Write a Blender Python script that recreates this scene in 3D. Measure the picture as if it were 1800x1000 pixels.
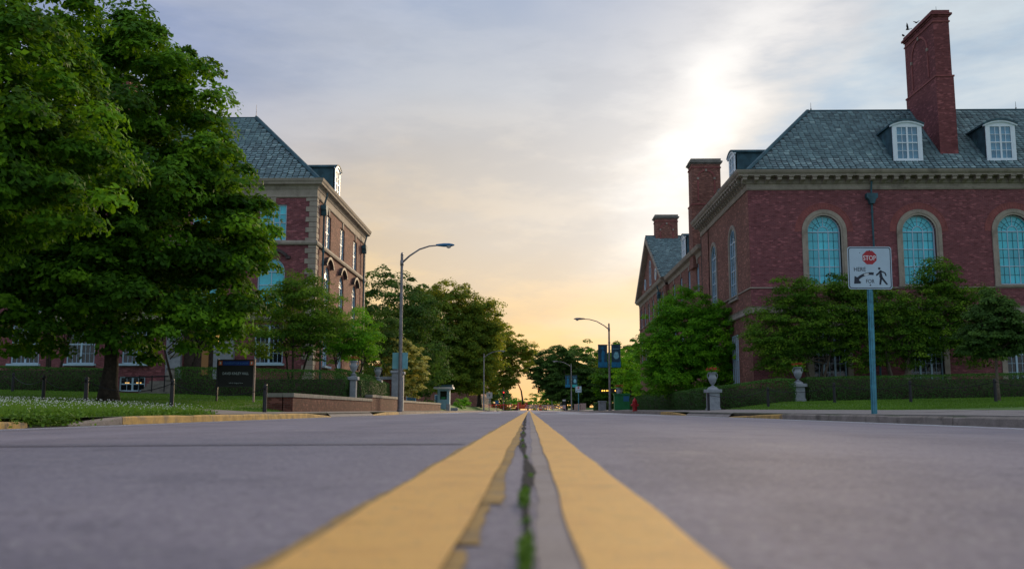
import bpy, math, random
import numpy as np
from mathutils import Vector, Matrix
from mathutils.geometry import tessellate_polygon
R = math.radians
random.seed(7)
rng = np.random.default_rng(11)
for o in list(bpy.data.objects): bpy.data.objects.remove(o)
S = bpy.context.scene
COL = S.collection

# ------------------------------------------------------------------ camera
cd = bpy.data.cameras.new('camera'); cam = bpy.data.objects.new('camera', cd); COL.objects.link(cam)
CAMZ = .105
cam.location = (0, 0, CAMZ)
PITCH, YAW = R(7.6), R(1.04)
cam.rotation_euler = (R(90) + PITCH, 0, YAW)
cd.sensor_width = 36; cd.lens = 33.0; cd.clip_start = .02; cd.clip_end = 5000
cd.dof.use_dof = True; cd.dof.focus_distance = 42; cd.dof.aperture_fstop = 4.8
S.camera = cam
S.render.resolution_x = 1024; S.render.resolution_y = 568
S.view_settings.view_transform = 'Standard'; S.view_settings.look = 'None'
S.view_settings.gamma = 1; S.view_settings.use_curve_mapping = False
S.view_settings.exposure = 0.12
S.render.engine = 'CYCLES'

def pxdir(px, py):
    """direction of a photograph pixel (used to aim the sky's cloud streak)"""
    x = (px - 900) / 1650; y = -(py - 500) / 1650
    f = math.cos(PITCH) - y * math.sin(PITCH); u = math.sin(PITCH) + y * math.cos(PITCH)
    v = Vector((x, f, u)); v.rotate(Matrix.Rotation(YAW, 3, 'Z'))
    return v.normalized()

# ------------------------------------------------------------------ sky
SUN_EL, SUN_AZ = 13.0, 17.0      # degrees; azimuth to the right of the street's direction
w = bpy.data.worlds.new('World'); S.world = w; w.use_nodes = True
nt = w.node_tree; nt.nodes.clear()
class NG:
    def __init__(s, nt): s.nt = nt
    def n(s, t, **k):
        d = s.nt.nodes.new(t)
        for a, b in k.items(): setattr(d, a, b)
        return d
    def put(s, sock, v):
        if v is None: return
        if hasattr(v, 'is_output') or isinstance(v, bpy.types.NodeSocket): s.nt.links.new(v, sock)
        else: sock.default_value = v
    def m(s, op, a, b=None, c=None, clamp=False):
        d = s.n('ShaderNodeMath', operation=op, use_clamp=clamp)
        for i, v in enumerate((a, b, c)): s.put(d.inputs[i], v)
        return d.outputs[0]
    def dot(s, a, b):
        d = s.n('ShaderNodeVectorMath', operation='DOT_PRODUCT'); s.put(d.inputs[0], a); s.put(d.inputs[1], b); return d.outputs['Value']
    def vm(s, op, a, b=None):
        d = s.n('ShaderNodeVectorMath', operation=op); s.put(d.inputs[0], a); s.put(d.inputs[1], b); return d.outputs[0]
    def mix(s, f, a, b, bt='MIX'):
        d = s.n('ShaderNodeMix', data_type='RGBA', blend_type=bt); s.put(d.inputs['Factor'], f); s.put(d.inputs[6], a); s.put(d.inputs[7], b); return d.outputs[2]
    def ss(s, v, a, b, lo=0., hi=1.):
        d = s.n('ShaderNodeMapRange', interpolation_type='SMOOTHSTEP'); s.put(d.inputs[0], v)
        d.inputs[1].default_value = a; d.inputs[2].default_value = b; d.inputs[3].default_value = lo; d.inputs[4].default_value = hi
        return d.outputs[0]
    def ramp(s, v, stops):
        d = s.n('ShaderNodeValToRGB'); s.put(d.inputs[0], v); e = d.color_ramp.elements
        while len(e) < len(stops): e.new(.5)
        for i, (p, c) in enumerate(stops): e[i].position = p; e[i].color = (*c, 1)
        return d.outputs[0]
    def noise(s, vec, scale, detail=4, rough=.5, out=0):
        d = s.n('ShaderNodeTexNoise'); s.put(d.inputs['Vector'], vec)
        d.inputs['Scale'].default_value = scale; d.inputs['Detail'].default_value = detail; d.inputs['Roughness'].default_value = rough
        return d.outputs[out]
def srgb(r, g, b):
    f = lambda c: (c / 255 / 12.92) if c / 255 < .04045 else ((c / 255 + .055) / 1.055) ** 2.4
    return (f(r), f(g), f(b))
g = NG(nt)
tc = g.n('ShaderNodeTexCoord'); D = g.vm('NORMALIZE', tc.outputs['Generated'])
sp = g.n('ShaderNodeSeparateXYZ'); nt.links.new(D, sp.inputs[0]); zc = g.m('MAXIMUM', sp.outputs[2], 0.0)
mp = g.n('ShaderNodeMapping'); nt.links.new(D, mp.inputs[0]); mp.inputs['Rotation'].default_value = (0, R(28), R(-8)); mp.inputs['Scale'].default_value = (1.2, 1.2, 4.5)
wisp = g.noise(mp.outputs[0], 2.6, 6, .58)
big = g.noise(D, 3.2, 5, .55)
wz = g.m('ADD', zc, g.m('MULTIPLY', g.m('SUBTRACT', big, .5), .06))
front = g.ramp(wz, [(0, srgb(250, 186, 108)), (.06, srgb(247, 200, 130)), (.15, srgb(231, 198, 146)), (.24, srgb(206, 190, 168)),
                    (.33, srgb(176, 182, 192)), (.44, srgb(146, 164, 194)), (.7, srgb(205, 206, 214)), (1, srgb(212, 212, 220))])
back = g.ramp(wz, [(0, srgb(176, 180, 190)), (.12, srgb(168, 190, 204)), (.35, srgb(180, 196, 212)), (1, srgb(212, 212, 220))])
sa = R(SUN_AZ)
hd = g.vm('NORMALIZE', g.vm('MULTIPLY', D, (1, 1, 0)))
ca = g.dot(hd, (math.sin(sa), math.cos(sa), 0))
toback = g.ss(ca, .93, .1)
col = g.mix(toback, front, back)
# cooler to the left of the street
lf = g.m('MULTIPLY', g.ss(sp.outputs[0], -.06, -.42), g.ss(sp.outputs[2], .14, .36))
col = g.mix(g.m('MULTIPLY', lf, .75), col, (*srgb(128, 144, 186), 1))
# streak of thin cloud with the hidden sun in it
A, B = pxdir(1095, 520), pxdir(1335, 60)
N_ = B.cross(A).normalized()
dist = g.m('ADD', g.dot(D, tuple(N_)), g.m('MULTIPLY', g.m('SUBTRACT', wisp, .5), .20))      # + on the left side
dist = g.m('ADD', dist, g.m('MULTIPLY', g.m('SUBTRACT', big, .5), .20))
sunp = pxdir(1195, 270)
ds = g.m('ARCCOSINE', g.dot(D, tuple(sunp)))
fwd = g.ss(ds, 1.0, .25)
sL = g.m('MULTIPLY', g.ss(dist, .34, .0), g.ss(dist, -.10, -.01))
sH = g.m('MULTIPLY', g.ss(dist, .085, .0), g.ss(dist, -.06, -.005))
up = g.ss(sp.outputs[2], .06, .2)
# blue sky right of the streak
blue = g.m('MULTIPLY', g.m('MULTIPLY', g.ss(dist, -.02, -.10), g.ss(sp.outputs[2], .12, .24)), fwd)
bl = g.ramp(wisp, [(.38, srgb(118, 160, 198)), (.66, srgb(176, 198, 212))])
col = g.mix(g.m('MULTIPLY', blue, .9), col, bl)
soft = g.m('MULTIPLY', g.m('MULTIPLY', sL, fwd), up)
col = g.mix(g.m('MULTIPLY', soft, .66), col, (*srgb(222, 220, 220), 1))
glow = g.m('MULTIPLY', g.m('MULTIPLY', sH, g.ss(ds, .34, .0)), g.ss(sp.outputs[2], .1, .2))
col = g.mix(g.m('MULTIPLY', glow, .72), col, (1.05, 1.03, 1.0, 1))
halo = g.ss(ds, .16, .0)
col = g.mix(g.m('MULTIPLY', halo, .28), col, (1.05, 1.02, .98, 1))
# faint wisps everywhere
col = g.mix(g.m('MULTIPLY', g.ss(wisp, .44, .68), .24), col, (.80, .78, .77, 1))
mp2 = g.n('ShaderNodeMapping'); nt.links.new(D, mp2.inputs[0]); mp2.inputs['Rotation'].default_value = (0, R(-35), R(10)); mp2.inputs['Scale'].default_value = (1., 1., 3.2)
w2 = g.noise(mp2.outputs[0], 5.2, 7, .62)
col = g.mix(g.m('MULTIPLY', g.ss(w2, .36, .56, 1, 0), .22), col, (.28, .32, .40, 1))
# the far ground side of the dome
col = g.mix(g.ss(sp.outputs[2], -.01, -.06), col, (.08, .08, .08, 1))
sky = g.n('ShaderNodeTexSky', sky_type='NISHITA'); sky.sun_disc = False
sky.sun_elevation = R(SUN_EL); sky.sun_rotation = R(SUN_AZ)
b1 = g.n('ShaderNodeBackground'); nt.links.new(sky.outputs[0], b1.inputs[0]); b1.inputs[1].default_value = .008
b2 = g.n('ShaderNodeBackground'); nt.links.new(col, b2.inputs[0]); b2.inputs[1].default_value = .94
ad = g.n('ShaderNodeAddShader'); nt.links.new(b1.outputs[0], ad.inputs[0]); nt.links.new(b2.outputs[0], ad.inputs[1])
wo = g.n('ShaderNodeOutputWorld'); nt.links.new(ad.outputs[0], wo.inputs[0])
# ------------------------------------------------------------------ sun behind thin cloud
sl = bpy.data.lights.new('sun', 'SUN'); sl.energy = 3.2; sl.angle = R(12); sl.color = (1, .74, .46)
so = bpy.data.objects.new('sun', sl); COL.objects.link(so); so.location = (20, 60, 60)
sdir = Vector((math.sin(sa) * math.cos(R(SUN_EL)), math.cos(sa) * math.cos(R(SUN_EL)), math.sin(R(SUN_EL))))
so.rotation_euler = (-sdir).to_track_quat('-Z', 'Y').to_euler()

# ------------------------------------------------------------------ materials
MAT = {}
def mat(name, base=(.5, .5, .5), rough=.7, metal=0, spec=.5, var=0, vscale=3, grain=0, gscale=60, bump=0, bscale=60, coord='Object', emit=None, estr=0, dirt=None, dscale=.6, damt=.5):
    m = bpy.data.materials.new(name); m.use_nodes = True; MAT[name] = m
    nt = m.node_tree; bs = nt.nodes['Principled BSDF']; g = NG(nt)
    bs.inputs['Roughness'].default_value = rough; bs.inputs['Metallic'].default_value = metal
    bs.inputs['Specular IOR Level'].default_value = spec
    tc = g.n('ShaderNodeTexCoord'); V = tc.outputs[coord]
    c = (*base, 1)
    if var:
        c = g.mix(g.ss(g.noise(V, vscale, 5, .6), .3, .7), (*[x * (1 - var) for x in base], 1), (*[min(1, x * (1 + var)) for x in base], 1))
    if grain:
        c = g.mix(1., c, g.ramp(g.noise(V, gscale, 2, .6), [(.3, (1 - grain,) * 3), (.7, (1 + grain,) * 3)]), 'MULTIPLY')
    if dirt:
        c = g.mix(g.m('MULTIPLY', g.ss(g.noise(V, dscale, 6, .65), .5, .72), damt), c, (*dirt, 1))
    g.put(bs.inputs['Base Color'], c)
    if bump:
        b = g.n('ShaderNodeBump'); b.inputs['Strength'].default_value = bump; b.inputs['Distance'].default_value = .01
        g.put(b.inputs['Height'], g.noise(V, bscale, 4, .6)); g.put(bs.inputs['Normal'], b.outputs[0])
    if emit:
        bs.inputs['Emission Color'].default_value = (*emit, 1); bs.inputs['Emission Strength'].default_value = estr
    return m
def brickmat(name, c1, c2, mortar, tint=None, dark=.5):
    m = bpy.data.materials.new(name); m.use_nodes = True; MAT[name] = m
    nt = m.node_tree; bs = nt.nodes['Principled BSDF']; g = NG(nt); bs.inputs['Roughness'].default_value = .9; bs.inputs['Specular IOR Level'].default_value = .25
    uv = g.n('ShaderNodeUVMap', uv_map='UVMap').outputs[0]
    b = g.n('ShaderNodeTexBrick'); g.put(b.inputs['Vector'], uv)
    for k, v in (('Scale', 1.), ('Mortar Size', .006), ('Mortar Smooth', .1), ('Bias', -.1), ('Brick Width', .215), ('Row Height', .075)): b.inputs[k].default_value = v
    b.inputs['Color1'].default_value = (*c1, 1); b.inputs['Color2'].default_value = (*c2, 1); b.inputs['Mortar'].default_value = (*mortar, 1)
    # groups of darker bricks and pale flecks, broad weathering
    vo = g.n('ShaderNodeTexVoronoi'); mpg = g.n('ShaderNodeMapping'); g.put(mpg.inputs[0], uv); mpg.inputs['Scale'].default_value = (4.65, 13.33, 1)
    g.put(vo.inputs['Vector'], mpg.outputs[0]); vo.inputs['Scale'].default_value = 1.0
    sx = g.n('ShaderNodeSeparateColor'); g.put(sx.inputs[0], vo.outputs['Color'])
    c = g.mix(g.ss(sx.outputs[0], .6, .95, 0, .42), b.outputs[0], tuple(x * .35 for x in c1) + (1,))
    c = g.mix(g.ss(sx.outputs[1], .80, .98, 0, .55), c, tuple(min(1, x * 1.9 + .03) for x in c1) + (1,))
    c = g.mix(g.ss(g.noise(uv, .35, 5, .6), .35, .75, 0, dark), c, tuple(x * .55 for x in c2) + (1,))
    g.put(bs.inputs['Base Color'], c)
    bp = g.n('ShaderNodeBump'); bp.inputs['Strength'].default_value = .5; bp.inputs['Distance'].default_value = .01
    g.put(bp.inputs['Height'], g.m('SUBTRACT', 1., b.outputs['Fac'])); g.put(bs.inputs['Normal'], bp.outputs[0])
    return m
def tonemat(name, stops, rough=.7, transl=0, tcol=None, spec=.4, bump=0):
    """colour picked by each piece's own tone attribute (leaf, slate, stone)"""
    m = bpy.data.materials.new(name); m.use_nodes = True; MAT[name] = m
    nt = m.node_tree; bs = nt.nodes['Principled BSDF']; g = NG(nt)
    bs.inputs['Roughness'].default_value = rough; bs.inputs['Specular IOR Level'].default_value = spec
    at = g.n('ShaderNodeAttribute', attribute_name='tone')
    c = g.ramp(at.outputs['Fac'], stops)
    if bump:
        tc = g.n('ShaderNodeNewGeometry')
        c = g.mix(g.ss(g.noise(tc.outputs['Position'], 1.2, 5, .65), .4, .7, 0, .35), c, tuple(x * .5 for x in stops[0][1]) + (1,))
    g.put(bs.inputs['Base Color'], c)
    if transl:
        tr = g.n('ShaderNodeBsdfTranslucent'); g.put(tr.inputs[0], g.mix(.5, c, (*tcol, 1)))
        mx = g.n('ShaderNodeMixShader'); mx.inputs[0].default_value = transl
        nt.links.new(bs.outputs[0], mx.inputs[1]); nt.links.new(tr.outputs[0], mx.inputs[2])
        nt.links.new(mx.outputs[0], nt.nodes['Material Output'].inputs[0])
    return m
def road_streaks():
    m = MAT['asphalt']; nt = m.node_tree; g = NG(nt); bs = nt.nodes['Principled BSDF']; src = bs.inputs['Base Color'].links[0].from_socket
    tc = g.n('ShaderNodeTexCoord'); mp = g.n('ShaderNodeMapping'); g.put(mp.inputs[0], tc.outputs['Object']); mp.inputs['Scale'].default_value = (1.6, .16, 1)
    c = g.mix(g.ss(g.noise(mp.outputs[0], 1.0, 5, .6), .38, .68), src, (.33, .285, .32, 1))
    c = g.mix(g.ss(g.noise(tc.outputs['Object'], .35, 4, .6), .45, .7, 0, .5), c, (.20, .19, .23, 1))
    # oil spots and small dark pocks
    c = g.mix(g.ss(g.noise(tc.outputs['Object'], 5.5, 3, .5), .68, .76, 0, .45), c, (.10, .09, .10, 1))
    m2 = g.noise(tc.outputs['Object'], 2.3, 8, .68)
    c = g.mix(g.ss(m2, .36, .50, .38, 0), c, (.13, .12, .155, 1)); c = g.mix(g.ss(m2, .54, .70, 0, .5), c, (.40, .34, .335, 1))
    vo = g.n('ShaderNodeTexVoronoi'); g.put(vo.inputs['Vector'], tc.outputs['Object']); vo.inputs['Scale'].default_value = 140
    sc = g.n('ShaderNodeSeparateColor'); g.put(sc.inputs[0], vo.outputs['Color'])
    c = g.mix(g.ss(sc.outputs[0], .7, 1, 0, .55), c, (.10, .09, .10, 1)); c = g.mix(g.ss(sc.outputs[1], .78, 1, 0, .5), c, (.50, .45, .44, 1))
    g.put(bs.inputs['Base Color'], c)
brickmat('brick_red', (.245, .080, .088), (.175, .056, .066), (.24, .15, .16), dark=.22)
brickmat('brick_brown', (.31, .135, .10), (.19, .08, .065), (.22, .16, .14))
brickmat('brick_chimney', (.255, .080, .082), (.17, .052, .058), (.17, .09, .09))
brickmat('brick_low', (.16, .055, .04), (.09, .03, .026), (.14, .10, .08))
mat('arch_brick', (.27, .085, .08), .9, var=.2, grain=.15)
mat('limestone', (.33, .285, .235), .85, var=.14, vscale=1.5, grain=.1, gscale=18, dirt=(.10, .085, .07), dscale=1.1, damt=.65, bump=.2, bscale=30)
mat('stone_pale', (.27, .30, .335), .8, var=.15, vscale=4, grain=.12, gscale=30, dirt=(.12, .12, .12), dscale=2.5, damt=.55, bump=.3)
mat('cap_stone', (.21, .20, .175), .85, var=.2, vscale=3, grain=.15, dirt=(.08, .08, .07), dscale=2, damt=.5, bump=.3)
mat('white_trim', (.76, .86, .93), .5, dirt=(.4, .45, .5), dscale=3, damt=.25)
mat('white_paint', (.43, .61, .74), .5, var=.05, dirt=(.35, .38, .42), dscale=3, damt=.3)
mat('glass_teal', (.03, .58, .72), .06, spec=.9, var=.18, vscale=.9)
mat('glass_sky', (.10, .24, .34), .04, spec=1., var=.3, vscale=1.2, metal=.35)
for q_ in ('glass_teal', 'glass_sky'):
    m = MAT[q_]; g = NG(m.node_tree); bs = m.node_tree.nodes['Principled BSDF']; src = bs.inputs['Base Color'].links[0].from_socket
    oi = g.n('ShaderNodeObjectInfo'); rr_ = oi.outputs['Random']
    g.put(bs.inputs['Base Color'], g.mix(g.ss(rr_, .0, 1, .42, 0), src, (.01, .16, .24, 1) if q_ == 'glass_teal' else (.03, .07, .12, 1)))
    g.put(bs.inputs['Roughness'], g.ss(rr_, 0, 1, .03, .16))
    b = g.n('ShaderNodeBump'); b.inputs['Strength'].default_value = .12; b.inputs['Distance'].default_value = .02
    tc = g.n('ShaderNodeTexCoord'); g.put(b.inputs['Height'], g.noise(tc.outputs['Object'], 1.4, 2, .5)); g.put(bs.inputs['Normal'], b.outputs[0])
mat('glass_dark', (.012, .016, .02), .05, spec=.6)
mat('glass_lamp', (.55, .55, .52), .2, spec=.6)
mat('lead', (.03, .10, .13), .6)
mat('copper', (.035, .085, .11), .7, metal=.0, var=.35, vscale=2, dirt=(.10, .26, .28), dscale=1.6, damt=.6, grain=.15, gscale=12)
mat('copper_blue', (.035, .10, .13), .75, metal=.0, var=.3, vscale=2)
mat('roof_base', (.05, .075, .08), .8, var=.2)
mat('asphalt', (.270, .232, .262), .66, spec=.35, var=.12, vscale=.7, grain=.22, gscale=260, bump=.5, bscale=320, dirt=(.19, .17, .19), dscale=.9, damt=.4)
road_streaks()
mat('yellow_paint', (.97, .50, .115), .6, var=.12, vscale=9, grain=.12, gscale=240, dirt=(.74, .36, .07), dscale=9, damt=.75, bump=.4, bscale=220)
def worn_paint(nm):
    m = MAT[nm]; g = NG(m.node_tree); bs = m.node_tree.nodes['Principled BSDF']; src = bs.inputs['Base Color'].links[0].from_socket; tc = g.n('ShaderNodeTexCoord')
    c = g.mix(g.m('MULTIPLY', g.ss(g.noise(tc.outputs['Object'], 26, 8, .7), .54, .66), .35), src, (.46, .27, .10, 1))
    c = g.mix(g.m('MULTIPLY', g.ss(g.noise(tc.outputs['Object'], 90, 4, .7), .60, .68), .6), c, (.22, .18, .17, 1)); g.put(bs.inputs['Base Color'], c)
worn_paint('yellow_paint')
mat('yellow_old', (.40, .235, .06), .75, var=.2, vscale=12, grain=.2, gscale=240, dirt=(.17, .14, .11), dscale=16, damt=.7)
mat('paint_ghost', (.35, .285, .25), .8, var=.2, vscale=10, grain=.2, gscale=240, dirt=(.25, .215, .22), dscale=10, damt=.8)
mat('white_line', (.80, .86, .92), .7, var=.1, vscale=5, dirt=(.3, .29, .32), dscale=2.2, damt=.3)
mat('hood_dark', (.06, .045, .045), .7, var=.3)
mat('tar', (.12, .11, .13), .5, var=.2)
mat('crack_soil', (.014, .012, .012), .95, var=.3, vscale=30)
mat('kerb_concrete', (.26, .225, .195), .9, var=.2, vscale=2, grain=.2, gscale=50, dirt=(.075, .062, .05), dscale=1.6, damt=.8, bump=.5, bscale=30)
mat('kerb_yellow', (.50, .31, .085), .8, var=.25, vscale=3, grain=.15, dirt=(.17, .14, .115), dscale=3.2, damt=1., bump=.4, bscale=30)
mat('pavement', (.27, .24, .225), .9, var=.12, vscale=2, grain=.15, gscale=60, dirt=(.13, .11, .10), dscale=1.2, damt=.5, bump=.3)
mat('lawn', (.07, .15, .016), .95, var=.35, vscale=1.2, grain=.3, gscale=20, bump=.8, bscale=25)
mat('earth', (.05, .055, .03), .95, var=.3)
mat('bark', (.045, .032, .024), .95, var=.35, vscale=5, grain=.3, gscale=14, bump=1., bscale=14)
mat('bark_light', (.14, .11, .085), .95, var=.3, vscale=5, grain=.2, gscale=20, bump=.8, bscale=20)
mat('black_metal', (.012, .012, .018), .45, var=.2)
mat('iron', (.015, .015, .02), .5, metal=.5)
mat('galvanised', (.23, .22, .24), .5, metal=.35, var=.2, vscale=3, dirt=(.10, .09, .10), dscale=2, damt=.4)
mat('sign_back', (.17, .42, .50), .5, metal=.2, var=.1)
mat('post_teal', (.07, .26, .34), .5, metal=.4, var=.25, vscale=6, dirt=(.03, .09, .13), dscale=9, damt=.5)
mat('sign_white', (.42, .56, .66), .35, var=.05, vscale=3)
mat('sign_black', (.006, .012, .03), .5)
mat('sign_red', (.36, .008, .02), .4)
mat('sign_navy', (.008, .035, .26), .5)
mat('sign_orange', (.75, .16, .06), .5)
mat('sign_board', (.008, .008, .010), .5)
mat('letter_grey', (.50, .58, .62), .6)
mat('letter_blue', (.06, .22, .60), .6)
mat('red_paint', (.45, .012, .02), .4, var=.15)
mat('green_paint', (.01, .20, .06), .5, var=.2)
mat('blue_paint', (.02, .16, .34), .5)
mat('banner_dark', (.02, .07, .11), .8, var=.4, vscale=3)
mat('banner_blue', (.01, .17, .33), .8, var=.2, vscale=4)
mat('banner_light', (.20, .50, .60), .8, var=.3, vscale=6)
mat('banner_teal', (.03, .40, .42), .8)
mat('orange_machine', (.62, .10, .03), .5, var=.15)
mat('net_red', (.75, .05, .04), .8)
mat('white_plain', (.7, .7, .72), .6)
mat('booth_blue', (.28, .50, .62), .6, var=.1)
mat('pink_stone', (.34, .24, .21), .85, var=.15)
mat('flower_red', (.42, .03, .025), .8, var=.3, vscale=30)
mat('flower_orange', (.38, .09, .03), .8, var=.3, vscale=30)
mat('petal_white', (.62, .64, .58), .8)
mat('red_light', (.5, .02, .02), .4, emit=(1, .05, .04), estr=2.2)
mat('amber_light', (.6, .3, .05), .4, emit=(1, .55, .08), estr=2.2)
mat('warm_light', (.6, .4, .1), .4, emit=(1, .55, .16), estr=.9)
mat('room_glow', (.06, .04, .02), .4, emit=(1, .5, .12), estr=.05)
mat('bird_black', (.01, .01, .012), .8)
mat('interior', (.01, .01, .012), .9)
LT = (.20, .30, .02)
tonemat('leaf_maple', [(0, (0.018, 0.06, 0.006)), (.5, (0.060, 0.175, 0.010)), (1, (0.17, 0.38, 0.014))], .75, .28, (.24, .45, .01), spec=.2)
tonemat('leaf_bright', [(0, (0.04, 0.15, 0.008)), (.5, (0.1, 0.31, 0.012)), (1, (0.24, 0.55, 0.02))], .75, .30, (.28, .55, .01), spec=.2)
tonemat('leaf_olive', [(0, (0.03, 0.09, 0.012)), (.5, (0.085, 0.2, 0.018)), (1, (0.22, 0.38, 0.03))], .8, .35, (.22, .34, .02), spec=.12)
tonemat('leaf_dark', [(0, (0.0321, 0.0765, 0.0204)), (0.5, (0.0625, 0.136, 0.0306)), (1, (0.125, 0.238, 0.0425))], .8, .30, (.12, .24, .02), spec=.12)
tonemat('leaf_oak', [(0, (0.0535, 0.119, 0.0238)), (0.5, (0.0982, 0.1955, 0.0306)), (1, (0.2142, 0.306, 0.034))], .8, .50, (.62, .56, .03), spec=.12)
tonemat('leaf_lilac', [(0, (.03, .07, .01)), (.34, (.08, .16, .012)), (.42, (.50, .48, .09)), (1, (.80, .74, .22))], .7, .3, (.4, .4, .05))
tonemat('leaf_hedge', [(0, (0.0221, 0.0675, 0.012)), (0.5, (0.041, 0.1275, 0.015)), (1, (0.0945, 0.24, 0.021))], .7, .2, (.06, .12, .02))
tonemat('grass_blade', [(0, (0.063, 0.132, 0.012)), (0.5, (0.1134, 0.24, 0.0168)), (1, (0.2268, 0.384, 0.036))], .7, .3, (.12, .24, .02))
tonemat('slate', [(0, (.075, .13, .15)), (.4, (.125, .215, .24)), (.75, (.18, .30, .325)), (1, (.29, .42, .43))], .6, bump=1, spec=.5)
# ------------------------------------------------------------------ geometry helpers
def worldloc(o):
    l = Vector((0, 0, 0))
    while o is not None: l = l + o.location; o = o.parent
    return l
class MB:
    def __init__(s): s.v = []; s.f = []; s.mi = []; s.cur = 0
    def add(s, vs, fs, mi=None):
        n = len(s.v); s.v.extend([tuple(p) for p in vs]); k = s.cur if mi is None else mi
        for f in fs: s.f.append(tuple(i + n for i in f)); s.mi.append(k)
        return s
    def box(s, x0, x1, y0, y1, z0, z1, mi=None):
        return s.add([(x0, y0, z0), (x1, y0, z0), (x1, y1, z0), (x0, y1, z0), (x0, y0, z1), (x1, y0, z1), (x1, y1, z1), (x0, y1, z1)],
                     [(0, 3, 2, 1), (4, 5, 6, 7), (0, 1, 5, 4), (1, 2, 6, 5), (2, 3, 7, 6), (3, 0, 4, 7)], mi)
    def cbox(s, c, d, rz=0, rx=0, ry=0, mi=None):
        M = Matrix.Rotation(rz, 3, 'Z') @ Matrix.Rotation(ry, 3, 'Y') @ Matrix.Rotation(rx, 3, 'X'); c = Vector(c)
        vs = [c + M @ Vector((a * d[0] / 2, b * d[1] / 2, e * d[2] / 2)) for e in (-1, 1) for a, b in ((-1, -1), (1, -1), (1, 1), (-1, 1))]
        return s.add(vs, [(0, 3, 2, 1), (4, 5, 6, 7), (0, 1, 5, 4), (1, 2, 6, 5), (2, 3, 7, 6), (3, 0, 4, 7)], mi)
    def bevbox(s, x0, x1, y0, y1, z0, z1, b, mi=None):
        """box with chamfered vertical edges and top"""
        def ring(i, z): return [(x0 + i, y0 + b + i, z), (x0 + b + i, y0 + i, z), (x1 - b - i, y0 + i, z), (x1 - i, y0 + b + i, z), (x1 - i, y1 - b - i, z), (x1 - b - i, y1 - i, z), (x0 + b + i, y1 - i, z), (x0 + i, y1 - b - i, z)]
        vs = ring(0, z0) + ring(0, z1 - b) + ring(b * .7, z1)
        fs = [tuple(reversed(range(8))), tuple(range(16, 24))]
        for k in (0, 8):
            for i in range(8): j = (i + 1) % 8; fs.append((k + i, k + j, k + 8 + j, k + 8 + i))
        return s.add(vs, fs, mi)
    def tube(s, pts, rad, n=8, cap=True, mi=None):
        pts = [Vector(p) for p in pts]; rad = rad if hasattr(rad, '__len__') else [rad] * len(pts)
        vs = []; fs = []; up = Vector((.31, .17, .93)).normalized()
        a = None
        for i, p in enumerate(pts):
            t = (pts[min(i + 1, len(pts) - 1)] - pts[max(i - 1, 0)]).normalized()
            if a is None:
                a = t.cross(Vector((1, .02, 0)) if abs(t.x) < .9 else Vector((0, 1, 0))).normalized()
            a = (a - t * a.dot(t)).normalized(); b = t.cross(a)
            for k in range(n):
                an = 2 * math.pi * k / n; vs.append(p + (a * math.cos(an) + b * math.sin(an)) * rad[i])
        for i in range(len(pts) - 1):
            for k in range(n):
                k2 = (k + 1) % n; fs.append((i * n + k, i * n + k2, (i + 1) * n + k2, (i + 1) * n + k))
        if cap: fs.append(tuple(reversed(range(n)))); fs.append(tuple(range((len(pts) - 1) * n, len(pts) * n)))
        return s.add(vs, fs, mi)
    def lathe(s, prof, c=(0, 0, 0), n=20, mi=None):
        vs = []; fs = []
        for r, z in prof:
            for k in range(n): an = 2 * math.pi * k / n; vs.append((c[0] + r * math.cos(an), c[1] + r * math.sin(an), c[2] + z))
        for i in range(len(prof) - 1):
            for k in range(n):
                k2 = (k + 1) % n; fs.append((i * n + k, i * n + k2, (i + 1) * n + k2, (i + 1) * n + k))
        fs.append(tuple(reversed(range(n)))); fs.append(tuple(range((len(prof) - 1) * n, len(prof) * n)))
        return s.add(vs, fs, mi)
    def sphere(s, c, r, n=12, mi=None):
        k = n // 2
        return s.lathe([(r * math.sin(math.pi * i / k) + 1e-4, -r * math.cos(math.pi * i / k)) for i in range(k + 1)], c, n, mi)
    def prism(s, poly, fn, a, b, mi=None):
        """poly: 2-D loop; fn(u, w, d) -> 3-D; extruded from depth a to b"""
        n = len(poly); vs = [fn(u, w_, a) for u, w_ in poly] + [fn(u, w_, b) for u, w_ in poly]
        fs = [tuple(range(n)), tuple(reversed(range(n, 2 * n)))]
        for i in range(n): j = (i + 1) % n; fs.append((i, i + n, j + n, j))
        return s.add(vs, fs, mi)
    def strip(s, inner, outer, fn, a, b, closed=False, mi=None):
        """band between two 2-D polylines extruded a..b"""
        n = len(inner); m = n if closed else n - 1
        vs = [fn(*p, a) for p in inner] + [fn(*p, a) for p in outer] + [fn(*p, b) for p in inner] + [fn(*p, b) for p in outer]
        fs = []
        for i in range(m):
            j = (i + 1) % n
            fs += [(i, j, n + j, n + i), (2 * n + i, 3 * n + i, 3 * n + j, 2 * n + j), (i, 2 * n + i, 2 * n + j, j), (n + i, n + j, 3 * n + j, 3 * n + i)]
        if not closed: fs += [(0, n, 3 * n, 2 * n), (n - 1, 3 * n - 1, 4 * n - 1, 2 * n - 1)]
        return s.add(vs, fs, mi)
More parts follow.
